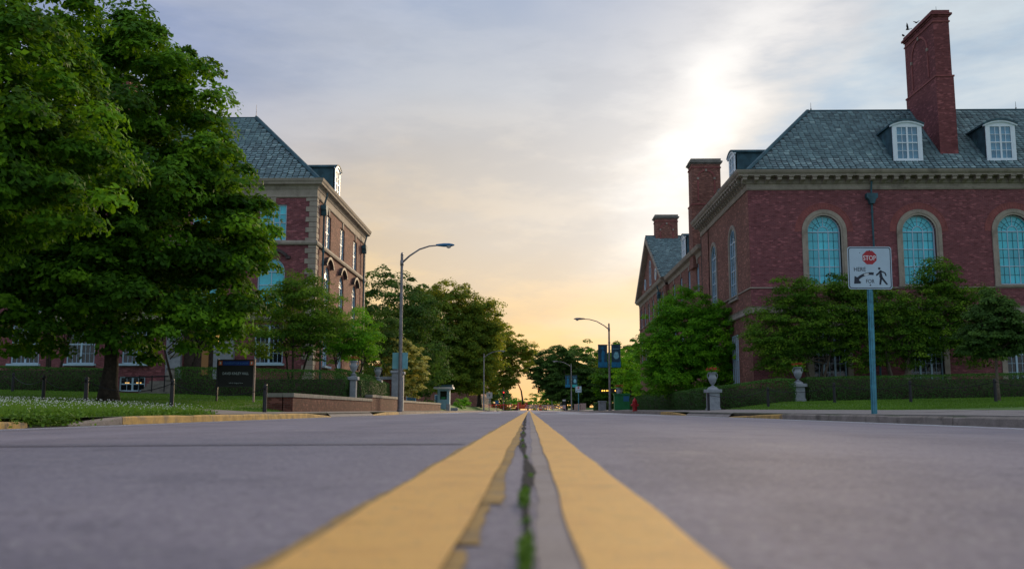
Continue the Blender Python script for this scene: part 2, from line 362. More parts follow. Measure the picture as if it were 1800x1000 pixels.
    def mesh(s, name, mats, off=(0, 0, 0), smooth=False, tone=None, uv=True):
        me = bpy.data.meshes.new(name); o = Vector(off)
        A_ = np.array(s.v, dtype=float)
        B_ = A_ - np.array(off, dtype=float)
        me.from_pydata(B_.tolist(), [], s.f)
        for m in ([mats] if isinstance(mats, str) else mats): me.materials.append(MAT[m])
        me.polygons.foreach_set('material_index', s.mi)
        if smooth: me.polygons.foreach_set('use_smooth', [True] * len(s.f))
        if uv:
            ul = me.uv_layers.new(name='UVMap'); nl = len(me.loops)
            lv = np.empty(nl, int); me.loops.foreach_get('vertex_index', lv)
            pn = np.empty(len(me.polygons) * 3); me.polygons.foreach_get('normal', pn); pn = np.abs(pn.reshape(-1, 3))
            lt = np.empty(len(me.polygons), int); me.polygons.foreach_get('loop_total', lt)
            ln = np.repeat(pn, lt, axis=0); P = A_[lv]
            ax = ln.argmax(1); U = np.where(ax == 0, P[:, 1], P[:, 0]); Vv = np.where(ax == 2, P[:, 1], P[:, 2])
            ul.data.foreach_set('uv', np.stack([U, Vv], 1).ravel())
        if tone is not None:
            at = me.attributes.new('tone', 'FLOAT', 'POINT'); at.data.foreach_set('value', [tone] * len(s.v))
        me.update(); return me
    def build(s, name, mats, parent=None, smooth=False, tone=None, base=None):
        if parent is not None: off = worldloc(parent)
        else:
            A_ = np.array(s.v); lo = A_.min(0); hi = A_.max(0)
            off = Vector(base) if base is not None else Vector(((lo[0] + hi[0]) / 2, (lo[1] + hi[1]) / 2, lo[2]))
        o = bpy.data.objects.new(name, s.mesh(name, mats, off, smooth, tone)); COL.objects.link(o)
        if parent is not None: o.parent = parent
        else: o.location = off
        return o
def tag(o, label=None, cat=None, group=None, kind=None):
    if label: o['label'] = label
    if cat: o['category'] = cat
    if group: o['group'] = group
    if kind: o['kind'] = kind
    return o
def thing(name, loc, label=None, cat=None, group=None, kind=None, rz=0):
    o = bpy.data.objects.new(name, None); COL.objects.link(o); o.location = loc; o.rotation_euler = (0, 0, rz); o.empty_display_size = .3
    return tag(o, label, cat, group, kind)
def inst(name, me, parent, loc=(0, 0, 0), rot=(0, 0, 0), wl=False):
    o = bpy.data.objects.new(name, me); COL.objects.link(o)
    o.location = (Vector(loc) - worldloc(parent)) if wl and parent else loc
    if parent: o.parent = parent
    o.rotation_euler = rot; return o
KIDS = {}
def copy_tree(o, parent=None, loc=None, rz=None, label=None):
    c = o.copy(); COL.objects.link(c); c.parent = parent
    if loc is not None: c.location = loc
    if rz is not None: c.rotation_euler = (0, 0, rz)
    if label: c['label'] = label
    for ch in [x for x in COL.objects if x.parent == o]: copy_tree(ch, c)
    return c
def rawmesh(name, V, F4, mats, tone=None, mi=None):
    """V (n,3), F4 (m,k) arrays -> mesh, fast"""
    V = np.asarray(V, dtype=np.float32); F4 = np.asarray(F4, dtype=np.int32); m, k = F4.shape
    me = bpy.data.meshes.new(name); me.vertices.add(len(V)); me.vertices.foreach_set('co', V.ravel())
    me.loops.add(m * k); me.loops.foreach_set('vertex_index', F4.ravel())
    me.polygons.add(m); me.polygons.foreach_set('loop_start', np.arange(0, m * k, k, dtype=np.int32)); me.polygons.foreach_set('loop_total', np.full(m, k, dtype=np.int32))
    for q in ([mats] if isinstance(mats, str) else mats): me.materials.append(MAT[q])
    if mi is not None: me.polygons.foreach_set('material_index', np.asarray(mi, dtype=np.int32))
    if tone is not None:
        at = me.attributes.new('tone', 'FLOAT', 'POINT'); at.data.foreach_set('value', np.asarray(tone, dtype=np.float32))
    me.update(calc_edges=True); me.validate(); return me
def linkmesh(name, me, parent=None, loc=(0, 0, 0)):
    o = bpy.data.objects.new(name, me); COL.objects.link(o); o.location = loc
    if parent: o.parent = parent
    return o
def unit(a): return a / (np.linalg.norm(a, axis=1, keepdims=True) + 1e-9)
def leaves(P, N, size, tone, aspect=.6, seed=0):
    """kite-shaped leaf blades: (verts, faces, tone)"""
    r = np.random.default_rng(seed); n = len(P)
    T = unit(np.cross(N, r.normal(size=(n, 3)))); B = np.cross(N, T)
    s = (size * (.65 + .7 * r.random(n)))[:, None]
    fold = s * .18 * r.random((n, 1))
    V = np.stack([P - T * s * .5, P + B * s * .5 * aspect + T * s * .05 - N * fold, P + T * s * .5, P - B * s * .5 * aspect + T * s * .05 - N * fold], 1).reshape(-1, 3)
    F = (np.arange(n)[:, None] * 4 + np.arange(4)[None, :])
    return V, F, np.repeat(tone, 4)
def text(body, width, height, cx, cy_, parent, mname, M, name='lettering', ext=.002, bold=0):
    """mesh lettering, width x height, centred at (cx, cy_) of plane M (4x4, local x right, y up, z out)"""
    cu = bpy.data.curves.new('lettering', 'FONT'); cu.body = body; cu.align_x = 'CENTER'; cu.extrude = 0; cu.offset = bold; cu.resolution_u = 3
    ob = bpy.data.objects.new('lettering', cu); COL.objects.link(ob)
    dg = bpy.context.evaluated_depsgraph_get(); me = bpy.data.meshes.new_from_object(ob.evaluated_get(dg)); bpy.data.objects.remove(ob)
    A_ = np.array([v.co[:] for v in me.vertices]); lo = A_.min(0); hi = A_.max(0)
    off = worldloc(parent)
    for v in me.vertices:
        x = (v.co.x - (lo[0] + hi[0]) / 2) * width / (hi[0] - lo[0]) + cx; y = (v.co.y - (lo[1] + hi[1]) / 2) * height / (hi[1] - lo[1]) + cy_
        v.co = (M @ Vector((x, y, ext))) - off
    me.materials.clear(); me.materials.append(MAT[mname]); me.name = name
    o = bpy.data.objects.new(name, me); COL.objects.link(o); o.parent = parent; return o

# ------------------------------------------------------------------ terrain
def sat(v): return max(0., min(1., v))
def T(x, y):
    a = min(abs(x), 32.)
    z = .035 * min(max(a - 6.9, 0), 2.8)
    if x < 0: z += .025 * max(a - 8, 0) + .03 * max(0, min(y - 27, 18)) * sat((a - 8) / 1.5)
    else: z += .02 * max(a - 9.3, 0) + .017 * max(0, min(y - 27, 27)) * sat((a - 9.3) / 3)
    return z
def RZ(x): return -.15 * (x / 6.9) ** 2
ground = MB().add([(-2500, -400, -.9), (2500, -400, -.9), (2500, 4000, -.9), (-2500, 4000, -.9)], [(0, 1, 2, 3)]).build('ground', 'earth'); tag(ground, kind='structure')
def grid(xs, ys, fz):
    V = [(x, y, fz(x, y)) for y in ys for x in xs]; n = len(xs)
    F = [(j * n + i, j * n + i + 1, (j + 1) * n + i + 1, (j + 1) * n + i) for j in range(len(ys) - 1) for i in range(n - 1)]
    return V, F
ys = [-80, -40, -10, 0] + [4 + 1.0 * i for i in range(70)] + [80, 100, 130, 180, 250, 400, 900]
for nm, sg in (('lawn', -1), ('lawn', 1)):
    xs = sorted([sg * v for v in [7.0, 7.5, 8, 8.3, 8.7, 9.1, 9.5, 10, 10.6, 11.3, 12, 13, 14, 16, 19, 23, 28, 34, 60, 150, 400]])
    V, F = grid(xs, ys, lambda x, y: T(x, y) - .012 - (.2 if abs(x) > 399 else 0))
    m = MB(); m.add(V, F); tag(m.build(nm, 'lawn', smooth=True), kind='structure')
m = MB(); xs = [-6.9 + .46 * i for i in range(31)]
V, F = grid(xs, [-80, -20, -5, 0, 2, 5, 10, 20, 40, 80, 160, 300, 600, 1500], lambda x, y: RZ(x)); m.add(V, F)
road = m.build('road', 'asphalt', smooth=True); tag(road, kind='structure')
def paint(name, mname, x0, x1, y0, y1, h, wob=.003, step=None, seed=1):
    r = random.Random(seed); n = max(2, int((y1 - y0) / (step or .08))); m = MB()
    n = min(n, 400); k = max(1, int(abs(x1 - x0) / .5))
    ph = [r.random() * 6 for _ in range(4)]
    ysn = [y0 + (y1 - y0) * (i / n) ** (2.0 if y1 - y0 > 20 else 1) for i in range(n + 1)]
    V = []; F = []
    for i, y in enumerate(ysn):
        a = wob * (math.sin(y * 9 + ph[0]) + math.sin(y * 3.1 + ph[1]) + r.uniform(-.6, .6)); b = wob * (math.sin(y * 7 + ph[2]) + math.sin(y * 2.3 + ph[3]) + r.uniform(-.6, .6))
        for j in range(k + 1):
            t = j / k; x = (x0 + a) * (1 - t) + (x1 + b) * t; V.append((x, y, RZ(x) + h))
    for i in range(n):
        for j in range(k): q = i * (k + 1) + j; F.append((q, q + 1, q + k + 2, q + k + 1))
    m.add(V, F); return m.build(name, mname, road)
paint('old_yellow_line', 'yellow_old', -.186, -.165, .2, 60, .0015, .003, seed=3)
for i, (a, b, e) in enumerate([(.2, .72, -.048), (.75, 1.06, -.037), (1.07, 1.95, -.036), (1.96, 7, -.036)]):
    paint('old_yellow_line', 'yellow_old', -.075, e, a, b, .0015 + .0002, .0035, .02, seed=20 + i)
paint('old_yellow_line', 'paint_ghost', .006, .045, .2, 40, .0015, .002, seed=5)
paint('yellow_line', 'yellow_paint', -.172, -.056, .2, 600, .004, .0013, .03, seed=8)
paint('yellow_line', 'yellow_paint', .036, .128, .2, 600, .004, .0013, .03, seed=9)
# crack between the lines
r_ = random.Random(4); cpts = [(.2, -.004), (.62, -.003), (.8, -.002), (1.1, -.006), (1.3, -.003), (1.6, .001), (1.9, -.006), (2.4, -.014), (3.0, -.022), (4.5, -.028), (7, -.035), (12, -.05), (20, -.06), (45, -.08)]
m = MB(); V = []; F = []
ycp = np.array([p[0] for p in cpts]); xcp = np.array([p[1] for p in cpts]); yy_ = np.linspace(.2, 45, 4000); xx_ = np.convolve(np.pad(np.interp(yy_, ycp, xcp), 8, 'edge'), np.ones(17) / 17, 'valid')
yv = np.concatenate([np.arange(.2, 3, .02), np.arange(3, 12, .1), np.arange(12, 45, .8)])
for i, y in enumerate(yv):
    x = float(np.interp(y, yy_, xx_)) + r_.uniform(-.0018, .0018); wd = .85 * (.0055 + .0035 * math.sin(y * 5) + r_.uniform(-.001, .002)) * (1 + .25 * min(y, 8) / 2)
    V += [(x - wd, y, RZ(0) + .0022), (x + wd, y, RZ(0) + .0022)]
    if i: q = 2 * i; F.append((q - 2, q - 1, q + 1, q))
m.add(V, F); m.build('crack', 'crack_soil', road)
# weeds in the crack
P = []; Tn = []
for y0, n, hh in ((.67, 90, .006), (.60, 40, .005), (.76, 30, .004), (.71, 50, .009), (1.08, 240, .012), (1.25, 24, .003), (1.5, 16, .003), (2.1, 20, .004), (3.2, 40, .006), (.9, 16, .003), (.45, 60, .004), (2.7, 20, .006), (4.2, 40, .006)):
    cx = np.interp(y0, [p[0] for p in cpts], [p[1] for p in cpts])
    P.append(np.stack([rng.normal(cx, .0024, n), rng.normal(y0, .028, n), .002 + rng.random(n) * hh], 1)); Tn.append(rng.random(n))
P = np.concatenate(P); N = unit(rng.normal(size=P.shape) + np.array([0, 0, .8]))
V, F, t = leaves(P, N, np.full(len(P), .0062), np.concatenate(Tn), seed=3)
tag(linkmesh('weeds', rawmesh('weeds', V, F, 'grass_blade', t)), 'tiny green weeds growing in the crack between the two yellow lines', 'weeds', kind='stuff')
# white markings
paint('edge_line', 'white_line', 3.96, 4.13, 4, 25, .003, .006, .3, 30)
paint('edge_line', 'white_line', 4.38, 4.54, 9.5, 20, .003, .006, .3, 31)
paint('edge_line', 'white_line', -4.25, -4.1, 4, 25, .003, .006, .3, 32)
m = MB(); V, F = grid([.3 + .45 * i for i in range(13)], [24.2, 25.6], lambda x, y: RZ(x) + .0035); m.add(V, F); m.build('stop_line', 'white_line', road)
m = MB(); V, F = grid([-6.2 + .45 * i for i in range(9)], [44.0, 46.0], lambda x, y: RZ(x) + .0035); m.add(V, F); m.build('stop_line', 'white_line', road)
for i in range(9):
    x = -6.0 + 1.5 * i
    paint('crosswalk_bar', 'white_line', x - .42, x + .42, 34.0, 39.5, .0035, .006, .5, 40 + i)
for k, (yy, x0, x1) in enumerate([(2.95, -6.7, -.03), (11.5, -6.0, -.03), (17, -6.8, 6.8), (6.2, -6.8, -3)]):
    m = MB(); r_ = random.Random(k); xs = np.arange(x0, x1, .25); V = []; F = []
    for i, x in enumerate(xs):
        y = yy + .04 * math.sin(x * 1.3) + r_.uniform(-.01, .01); wd = .022 * (1 + yy / 8); V += [(x, y - wd, RZ(x) + .0052), (x, y + wd, RZ(x) + .0052)]
        if i: q = 2 * i; F.append((q - 2, q - 1, q + 1, q)) if False else F.append((q - 2, q, q + 1, q - 1))
    m.add(V, F); m.build('tar_seam', 'tar', road)
# ------------------------------------------------------------------ kerbs and pavements
def kerbpiece(side, y0, y1, mname, parent, ztop=0., x_in=6.9, taper=(0, 0)):
    m = MB(); a, b = x_in, x_in + .17; n = 4; V = []; F = []
    rj = random.Random(int(y0 * 10) + side)
    for i in range(n + 1):
        y = y0 + (y1 - y0) * i / n; zt = ztop - taper[0] * (1 - i / n) - taper[1] * i / n + rj.uniform(-.004, .004); j = rj.uniform(-.006, .006)
        e = .015 if 0 < i < n else .03
        for (x, z) in ((a + j + (0 if 0 < i < n else .008), -.17), (a + .012 + j, zt - .03), (a + .035 + j, zt - .008), (a + .06 + j, zt - (e - .015)), (b, zt - (e - .015)), (b, -.17)): V.append((side * x, y, z))
    for i in range(n):
        for k in range(5): q = i * 6 + k; F.append((q, q + 1, q + 7, q + 6) if side < 0 else (q, q + 6, q + 7, q + 1))
    F += [tuple(range(6)), tuple(reversed(range(n * 6, n * 6 + 6)))]
    m.add(V, F); return m.build('kerb_stone', mname, parent)
kl = thing('kerb', (-6.98, 13, -.15), kind='structure'); kr = thing('kerb', (6.98, 13, -.15), kind='structure')
for y0, y1, mn in [(-6, -2, 'kerb_concrete'), (-1.98, 2, 'kerb_concrete'), (2.02, 6, 'kerb_concrete'), (6.02, 9, 'kerb_concrete'), (9.02, 12.95, 'kerb_yellow'), (14.1, 16.0, 'kerb_concrete'), (16.02, 19.4, 'kerb_yellow'), (19.42, 22.8, 'kerb_yellow'), (22.82, 26, 'kerb_yellow'), (26.02, 29.5, 'kerb_yellow')]:
    kerbpiece(-1, y0, y1, mn, kl, taper=(0, .05) if y1 == 12.95 else ((.10, 0) if y0 == 14.1 else (0, 0)))
kerbpiece(-1, 29.52, 33, 'kerb_yellow', kl, taper=(0, .11)); kerbpiece(-1, 42, 45.5, 'kerb_yellow', kl, taper=(.11, 0)); kerbpiece(-1, 45.52, 50, 'kerb_yellow', kl)
for i in range(10): kerbpiece(-1, 50.02 + i * 15, 65 + i * 15, 'kerb_concrete', kl)
for y0, y1, mn in [(-6, -2, 'kerb_concrete'), (-1.98, 2, 'kerb_concrete'), (2.02, 6, 'kerb_concrete'), (6.02, 9.2, 'kerb_concrete'), (9.22, 13.1, 'kerb_concrete'), (13.12, 15.6, 'kerb_concrete'), (15.62, 18.4, 'kerb_concrete'), (18.42, 22, 'kerb_concrete'), (22.02, 26, 'kerb_concrete')]: kerbpiece(1, y0, y1, mn, kr)
kerbpiece(1, 26.02, 30, 'kerb_yellow', kr, taper=(0, .07)); kerbpiece(1, 30.02, 33, 'kerb_yellow', kr, taper=(.07, .12)); kerbpiece(1, 42, 46, 'kerb_yellow', kr, taper=(.11, 0)); kerbpiece(1, 46.02, 50, 'kerb_yellow', kr)
for i in range(10): kerbpiece(1, 50.02 + i * 15, 65 + i * 15, 'kerb_concrete', kr)
def slab(parent, x0, x1, y0, y1, h=.012, mname='pavement', g_=.008):
    x0 += g_; x1 -= g_; y0 += g_; y1 -= g_; nx = 2; V = []
    for z_ in (h, -.08):
        for (x, y) in ((x0, y0), (x1, y0), (x1, y1), (x0, y1)): V.append((x, y, T(x, y) + z_))
    return MB().add(V, [(0, 1, 2, 3), (7, 6, 5, 4), (0, 4, 5, 1), (1, 5, 6, 2), (2, 6, 7, 3), (3, 7, 4, 0)]).build('slab', mname, parent)
pr = thing('pavement', (8.2, 20, .0), kind='structure'); plf = thing('pavement', (-8.2, 30, 0), kind='structure')
y = 0.
while y < 33.5:
    slab(pr, 7.08, 8.3, y, y + 1.5, .012 + random.uniform(-.003, .003)); slab(pr, 8.3, 9.5, y, y + 1.5, .012 + random.uniform(-.003, .003)); y += 1.5
for j in range(3):
    for i in range(12): slab(plf, -9 - 1.6 * i, -7.4 - 1.6 * i, 21.6 + j * 1.8, 23.4 + j * 1.8, .014)
y = 21.6
while y < 34: slab(plf, -7.4, -7.08, y, y + 1.5, .012); y += 1.5
def pavestrip(sg, a, b, y0, y1, parent, h=.01):
    V = []; F = []; ysn = np.arange(y0, y1 + .1, 2.); xs = [sg * v for v in (a, (a + b) / 2, b)]
    for yy in ysn:
        for x in xs: V.append((x, yy, T(x, yy) + h))
    n = 3
    for j in range(len(ysn) - 1):
        for i in range(2): q = j * n + i; F.append((q, q + 1, q + n + 1, q + n) if sg > 0 else (q, q + n, q + n + 1, q + 1))
    MB().add(V, F).build('paving', 'pavement', parent)
pavestrip(1, 7.08, 9.5, 34, 240, pr); pavestrip(-1, 7.08, 7.85, 27, 240, plf)
# dropped kerb ramps, yellow noses
for sg, par in ((-1, plf), (1, pr)):
    V = [(sg * 6.9, 33, -.14), (sg * 6.9, 42, -.14), (sg * 7.085, 42, .014), (sg * 7.085, 33, .014)]
    MB().add(V, [(0, 1, 2, 3)] if sg < 0 else [(0, 3, 2, 1)]).build('ramp', 'pavement', par)
# ------------------------------------------------------------------ foliage
def crown_cloud(lobes, nc, per, cr, flat, seed, shell=.55, keep=None):
    r = np.random.default_rng(seed); L = np.array(lobes, float); vol = np.prod(L[:, 3:6], 1) ** (2 / 3); k = r.choice(len(L), nc, p=vol / vol.sum())
    d = unit(r.normal(size=(nc, 3))); rad = shell + (1.0 - shell) * r.random(nc) ** .55
    rad = rad * (1 + .10 * r.normal(size=nc).clip(-1.3, 1.3))
    C = L[k, :3] + d * L[k, 3:6] * rad[:, None]
    s = cr * (.6 + .8 * r.random(nc))
    tone_c = .5 + .22 * r.normal(size=nc)
    n = nc * per; ci = np.repeat(np.arange(nc), per)
    q = unit(r.normal(size=(n, 3))); q[:, 2] = np.where(r.random(n) < .8, np.abs(q[:, 2]), q[:, 2] * .4)
    rr = (.55 + .5 * r.random(n))[:, None]
    P = C[ci] + q * rr * np.stack([s[ci], s[ci], s[ci] * flat], 1)
    out = unit(P - L[k[ci], :3])
    P[:, 2] -= .25 * s[ci] * (rr[:, 0] * np.hypot(q[:, 0], q[:, 1])) ** 2      # the tips hang
    N = unit(q * .8 + np.array([0, 0, .55]) + out * .35 + r.normal(size=(n, 3)) * .5)
    tone = (tone_c[ci] + .16 * r.normal(size=n)).clip(0, 1)
    return P, N, tone, C, s
def limbset(base, top, r0, targets, seed, kids=2):
    """tapered limbs from the upper trunk to clump centres"""
    r = random.Random(seed); out = []
    for t in targets:
        f = r.uniform(.45, .98); st = Vector(base).lerp(Vector(top), f); t = Vector(t); mid = st.lerp(t, .45) + Vector((r.uniform(-.3, .3), r.uniform(-.3, .3), r.uniform(.1, .5))) * (t - st).length * .18
        q = r0 * r.uniform(.28, .5); out.append(([st, st.lerp(mid, .55) + Vector((0, 0, .05)), mid, mid.lerp(t, .6), t], [q, q * .8, q * .55, q * .35, q * .12]))
    return out
def tree(name, label, cat, x, y, trunk_r, th, lobes, nc, per, cr, leaf, lm, seed, flat=.5, group=None, bark='bark', z0=None, stems=1, nl=7, shell=.55, aspect=.6, flare=1.5, lean=(0, 0)):
    z0 = T(x, y) if z0 is None else z0
    t = thing(name, (x, y, z0 - .02), label, cat, group)
    P, N, tone, C, s = crown_cloud(lobes, nc, per, cr, flat, seed, shell)
    V, F, tt = leaves(P, N, np.full(len(P), leaf), tone, aspect, seed + 1)
    V = V - np.array([x, y, z0 - .02]); linkmesh('crown', rawmesh('crown', V, F, lm, tt), t)
    r = random.Random(seed)
    zt = z0 + th
    for sI in range(stems):
        a = 2 * math.pi * sI / stems + r.random(); sp_ = 0 if stems == 1 else .9
        top = (x + lean[0] + sp_ * math.cos(a) * 1.1, y + lean[1] + sp_ * math.sin(a), zt)
        rr = trunk_r if stems == 1 else trunk_r * r.uniform(.7, 1)
        b0 = (x + (0 if stems == 1 else .12 * math.cos(a)), y + (0 if stems == 1 else .12 * math.sin(a)), z0 - .1)
        pts = []; rad = []
        for i in range(9):
            f = i / 8; p = Vector(b0).lerp(Vector(top), f) + Vector((r.uniform(-1, 1), r.uniform(-1, 1), 0)) * rr * .16 * (0 if i == 0 else 1)
            pts.append(p); rad.append(rr * ((flare if i == 0 else 1 + (flare - 1) * .25 * (i == 1)) * (1 - .55 * f)))
        mm = MB(); mm.tube(pts, rad, 12 if trunk_r > .2 else 8)
        mm.build('trunk', bark, t, smooth=True)
        if nl:
            L = np.array(lobes); idx = np.random.default_rng(seed + sI).choice(len(C), min(nl, len(C)), replace=False)
            for pt, rd in limbset((b0[0], b0[1], z0 + th * .35), top, rr, [tuple(C[i]) for i in idx], seed + sI):
                MB().tube(pt, rd, 6).build('limb', bark, t, smooth=True)
    return t
def hedge(label, poly, y0, y1, x0, x1, h, seed, group='clipped hedges', dens=650, leaf=.055):
    """clipped box hedge, x0..x1 by y0..y1"""
    r = np.random.default_rng(seed); xc, yc = (x0 + x1) / 2, (y0 + y1) / 2; z0 = min(T(x0, y0), T(x1, y0), T(xc, y1))
    A_ = [((x1 - x0) * h, 'f'), ((x1 - x0) * (y1 - y0), 't'), ((y1 - y0) * h, 'l'), ((y1 - y0) * h, 'r'), ((x1 - x0) * h, 'b')]
    Ps = []; Ns = []
    for a, k in A_:
        n = int(a * dens * (.35 if k == 'b' else 1)); u, v = r.random(n), r.random(n); z = np.zeros(n)
        if k in 'fb': p = np.stack([x0 + u * (x1 - x0), np.full(n, y0 if k == 'f' else y1), v * h], 1); nn = np.array([0, -1. if k == 'f' else 1., .3])
        elif k == 't': p = np.stack([x0 + u * (x1 - x0), y0 + v * (y1 - y0), np.full(n, h)], 1); nn = np.array([0, 0, 1.])
        else: p = np.stack([np.full(n, x0 if k == 'l' else x1), y0 + u * (y1 - y0), v * h], 1); nn = np.array([-1. if k == 'l' else 1., 0, .3])
        nz = nn / np.linalg.norm(nn); wv = .035 * np.sin(p[:, 0] * 2.1 + p[:, 1] * 1.7 + seed) + .03 * np.sin(p[:, 2] * 5 + p[:, 0] * 3.3)
        p = p + nz * (r.normal(size=n) * .03 + wv)[:, None]; Ps.append(p); Ns.append(np.tile(nz, (n, 1)) + r.normal(size=(n, 3)) * .55)
    P = np.concatenate(Ps); N = unit(np.concatenate(Ns))
    # rounded shoulders
    cxr = (x1 - x0) / 2; e = np.minimum(np.minimum(P[:, 0] - x0, x1 - P[:, 0]), np.minimum(P[:, 1] - y0, y1 - P[:, 1])).clip(0, .22)
    P[:, 2] = np.minimum(P[:, 2], h - (.22 - e) ** 2 * 1.6 + r.normal(size=len(P)) * .015)
    P[:, 2] += np.array([T(a, b) for a, b in zip(P[:, 0], P[:, 1])]) - z0 if len(P) < 60000 else 0
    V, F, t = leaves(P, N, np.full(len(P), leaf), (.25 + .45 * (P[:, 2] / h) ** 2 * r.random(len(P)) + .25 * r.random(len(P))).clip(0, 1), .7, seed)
    V = V - np.array([xc, yc, 0])
    n0 = len(V); i = .09
    bx = np.array([(a - xc, b - yc, c) for c in (-.3, h - i) for a, b in ((x0 + i, y0 + i), (x1 - i, y0 + i), (x1 - i, y1 - i), (x0 + i, y1 - i))])
    BF = np.array([(0, 3, 2, 1), (4, 5, 6, 7), (0, 1, 5, 4), (1, 2, 6, 5), (2, 3, 7, 6), (3, 0, 4, 7)]) + n0
    me = rawmesh('hedge', np.concatenate([V, bx]), np.concatenate([F, BF]), ['leaf_hedge', 'bark'], np.concatenate([t, np.zeros(8)]), [0] * len(F) + [1] * 6)
    return tag(linkmesh('hedge', me, None, (xc, yc, z0)), label, 'hedge', group)
def grass(name, label, xr, yr, n, h, seed, test=None, lean=.5, width=.007, tone=(.0, 1.)):
    r = np.random.default_rng(seed); x = r.uniform(*xr, n); yv = yr[0] + (yr[1] - yr[0]) * r.random(n) ** 1.25
    if test is not None: k = test(x, yv); x, yv = x[k], yv[k]; n = len(x)
    z = np.array([T(a, b) for a, b in zip(x, yv)]) - .02; P = np.stack([x, yv, z], 1)
    a = r.random(n) * math.tau; hh = h * (.5 + .8 * r.random(n)); w_ = width * (.7 + .8 * r.random(n)) * (1 + yv / 40)
    d = np.stack([np.cos(a), np.sin(a), np.zeros(n)], 1); sd = np.stack([-np.sin(a), np.cos(a), np.zeros(n)], 1)
    tip = P + d * (hh * lean * r.random(n))[:, None] + np.array([0, 0, 1.]) * hh[:, None]
    V = np.stack([P - sd * w_[:, None], P + sd * w_[:, None], tip], 1).reshape(-1, 3); F = np.arange(3 * n).reshape(-1, 3)
    patch = .5 + .3 * np.sin(x * 1.1 + 2 * np.sin(yv * .7)) * np.sin(yv * .9 + 1.3 * np.sin(x * .5))
    t = np.repeat((tone[0] + (tone[1] - tone[0]) * (patch * .6 + .4 * r.random(n))).clip(0, 1), 3)
    return tag(linkmesh(name, rawmesh(name, V, F, 'grass_blade', t)), label, 'grass', kind='stuff')
# ------------------------------------------------------------------ building kit
# plane mapping: fn(u, w, d): u along the wall, w height, d outwards
def plane_front(y0): return lambda u, w_, d: (u, y0 - d, w_)
def plane_left(x0): return lambda u, w_, d: (x0 - d, u, w_)      # faces -x
def plane_right(x0): return lambda u, w_, d: (x0 + d, u, w_)     # faces +x
def arc(cx, cz, r, a0, a1, n): return [(cx + r * math.cos(R(a0 + (a1 - a0) * i / n)), cz + r * math.sin(R(a0 + (a1 - a0) * i / n))) for i in range(n + 1)]
def hole_loop(cx, z0, w_, h, kind):
    if kind == 'rect': return [(cx - w_ / 2, z0), (cx + w_ / 2, z0), (cx + w_ / 2, z0 + h), (cx - w_ / 2, z0 + h)]
    if kind == 'arch': return [(cx - w_ / 2, z0), (cx + w_ / 2, z0)] + arc(cx, z0 + h - w_ / 2, w_ / 2, 0, 180, 16)
    if kind == 'seg':
        rise = .32; rr = (w_ * w_ / 4 + rise * rise) / (2 * rise); an = math.degrees(math.asin(w_ / 2 / rr)); return [(cx - w_ / 2, z0), (cx + w_ / 2, z0)] + arc(cx, z0 + h - rr, rr, 90 - an, 90 + an, 10)
def wallmesh(fn, u0, u1, z0, z1, holes, depth=.28, gable=None):
    outer = [(u0, z0), (u1, z0), (u1, z1)] + (gable or []) + [(u0, z1)]
    loops = [outer] + holes
    tri = tessellate_polygon([[Vector((u, w_, 0)) for u, w_ in L] for L in loops])
    pts = [p for L in loops for p in L]; m = MB()
    # orient outward
    flip = Vector(fn(1, 0, 0)) - Vector(fn(0, 0, 0)); nrm = flip.cross(Vector((0, 0, 1))); outw = Vector(fn(0, 0, 1)) - Vector(fn(0, 0, 0)); ccw = nrm.dot(outw) > 0
    F = []
    for a, b, c in tri:
        s_ = (pts[b][0] - pts[a][0]) * (pts[c][1] - pts[a][1]) - (pts[b][1] - pts[a][1]) * (pts[c][0] - pts[a][0])
        if abs(s_) < 1e-9: continue
        F.append((a, b, c) if (s_ > 0) == ccw else (a, c, b))
    m.add([fn(u, w_, 0) for u, w_ in pts], F)
    for L in holes:
        n = len(L); vs = [fn(u, w_, 0) for u, w_ in L] + [fn(u, w_, -depth) for u, w_ in L]
        m.add(vs, [(i, (i + 1) % n, n + (i + 1) % n, n + i) if not ccw else (i, n + i, n + (i + 1) % n, (i + 1) % n) for i in range(n)])
    return m
WP = {}
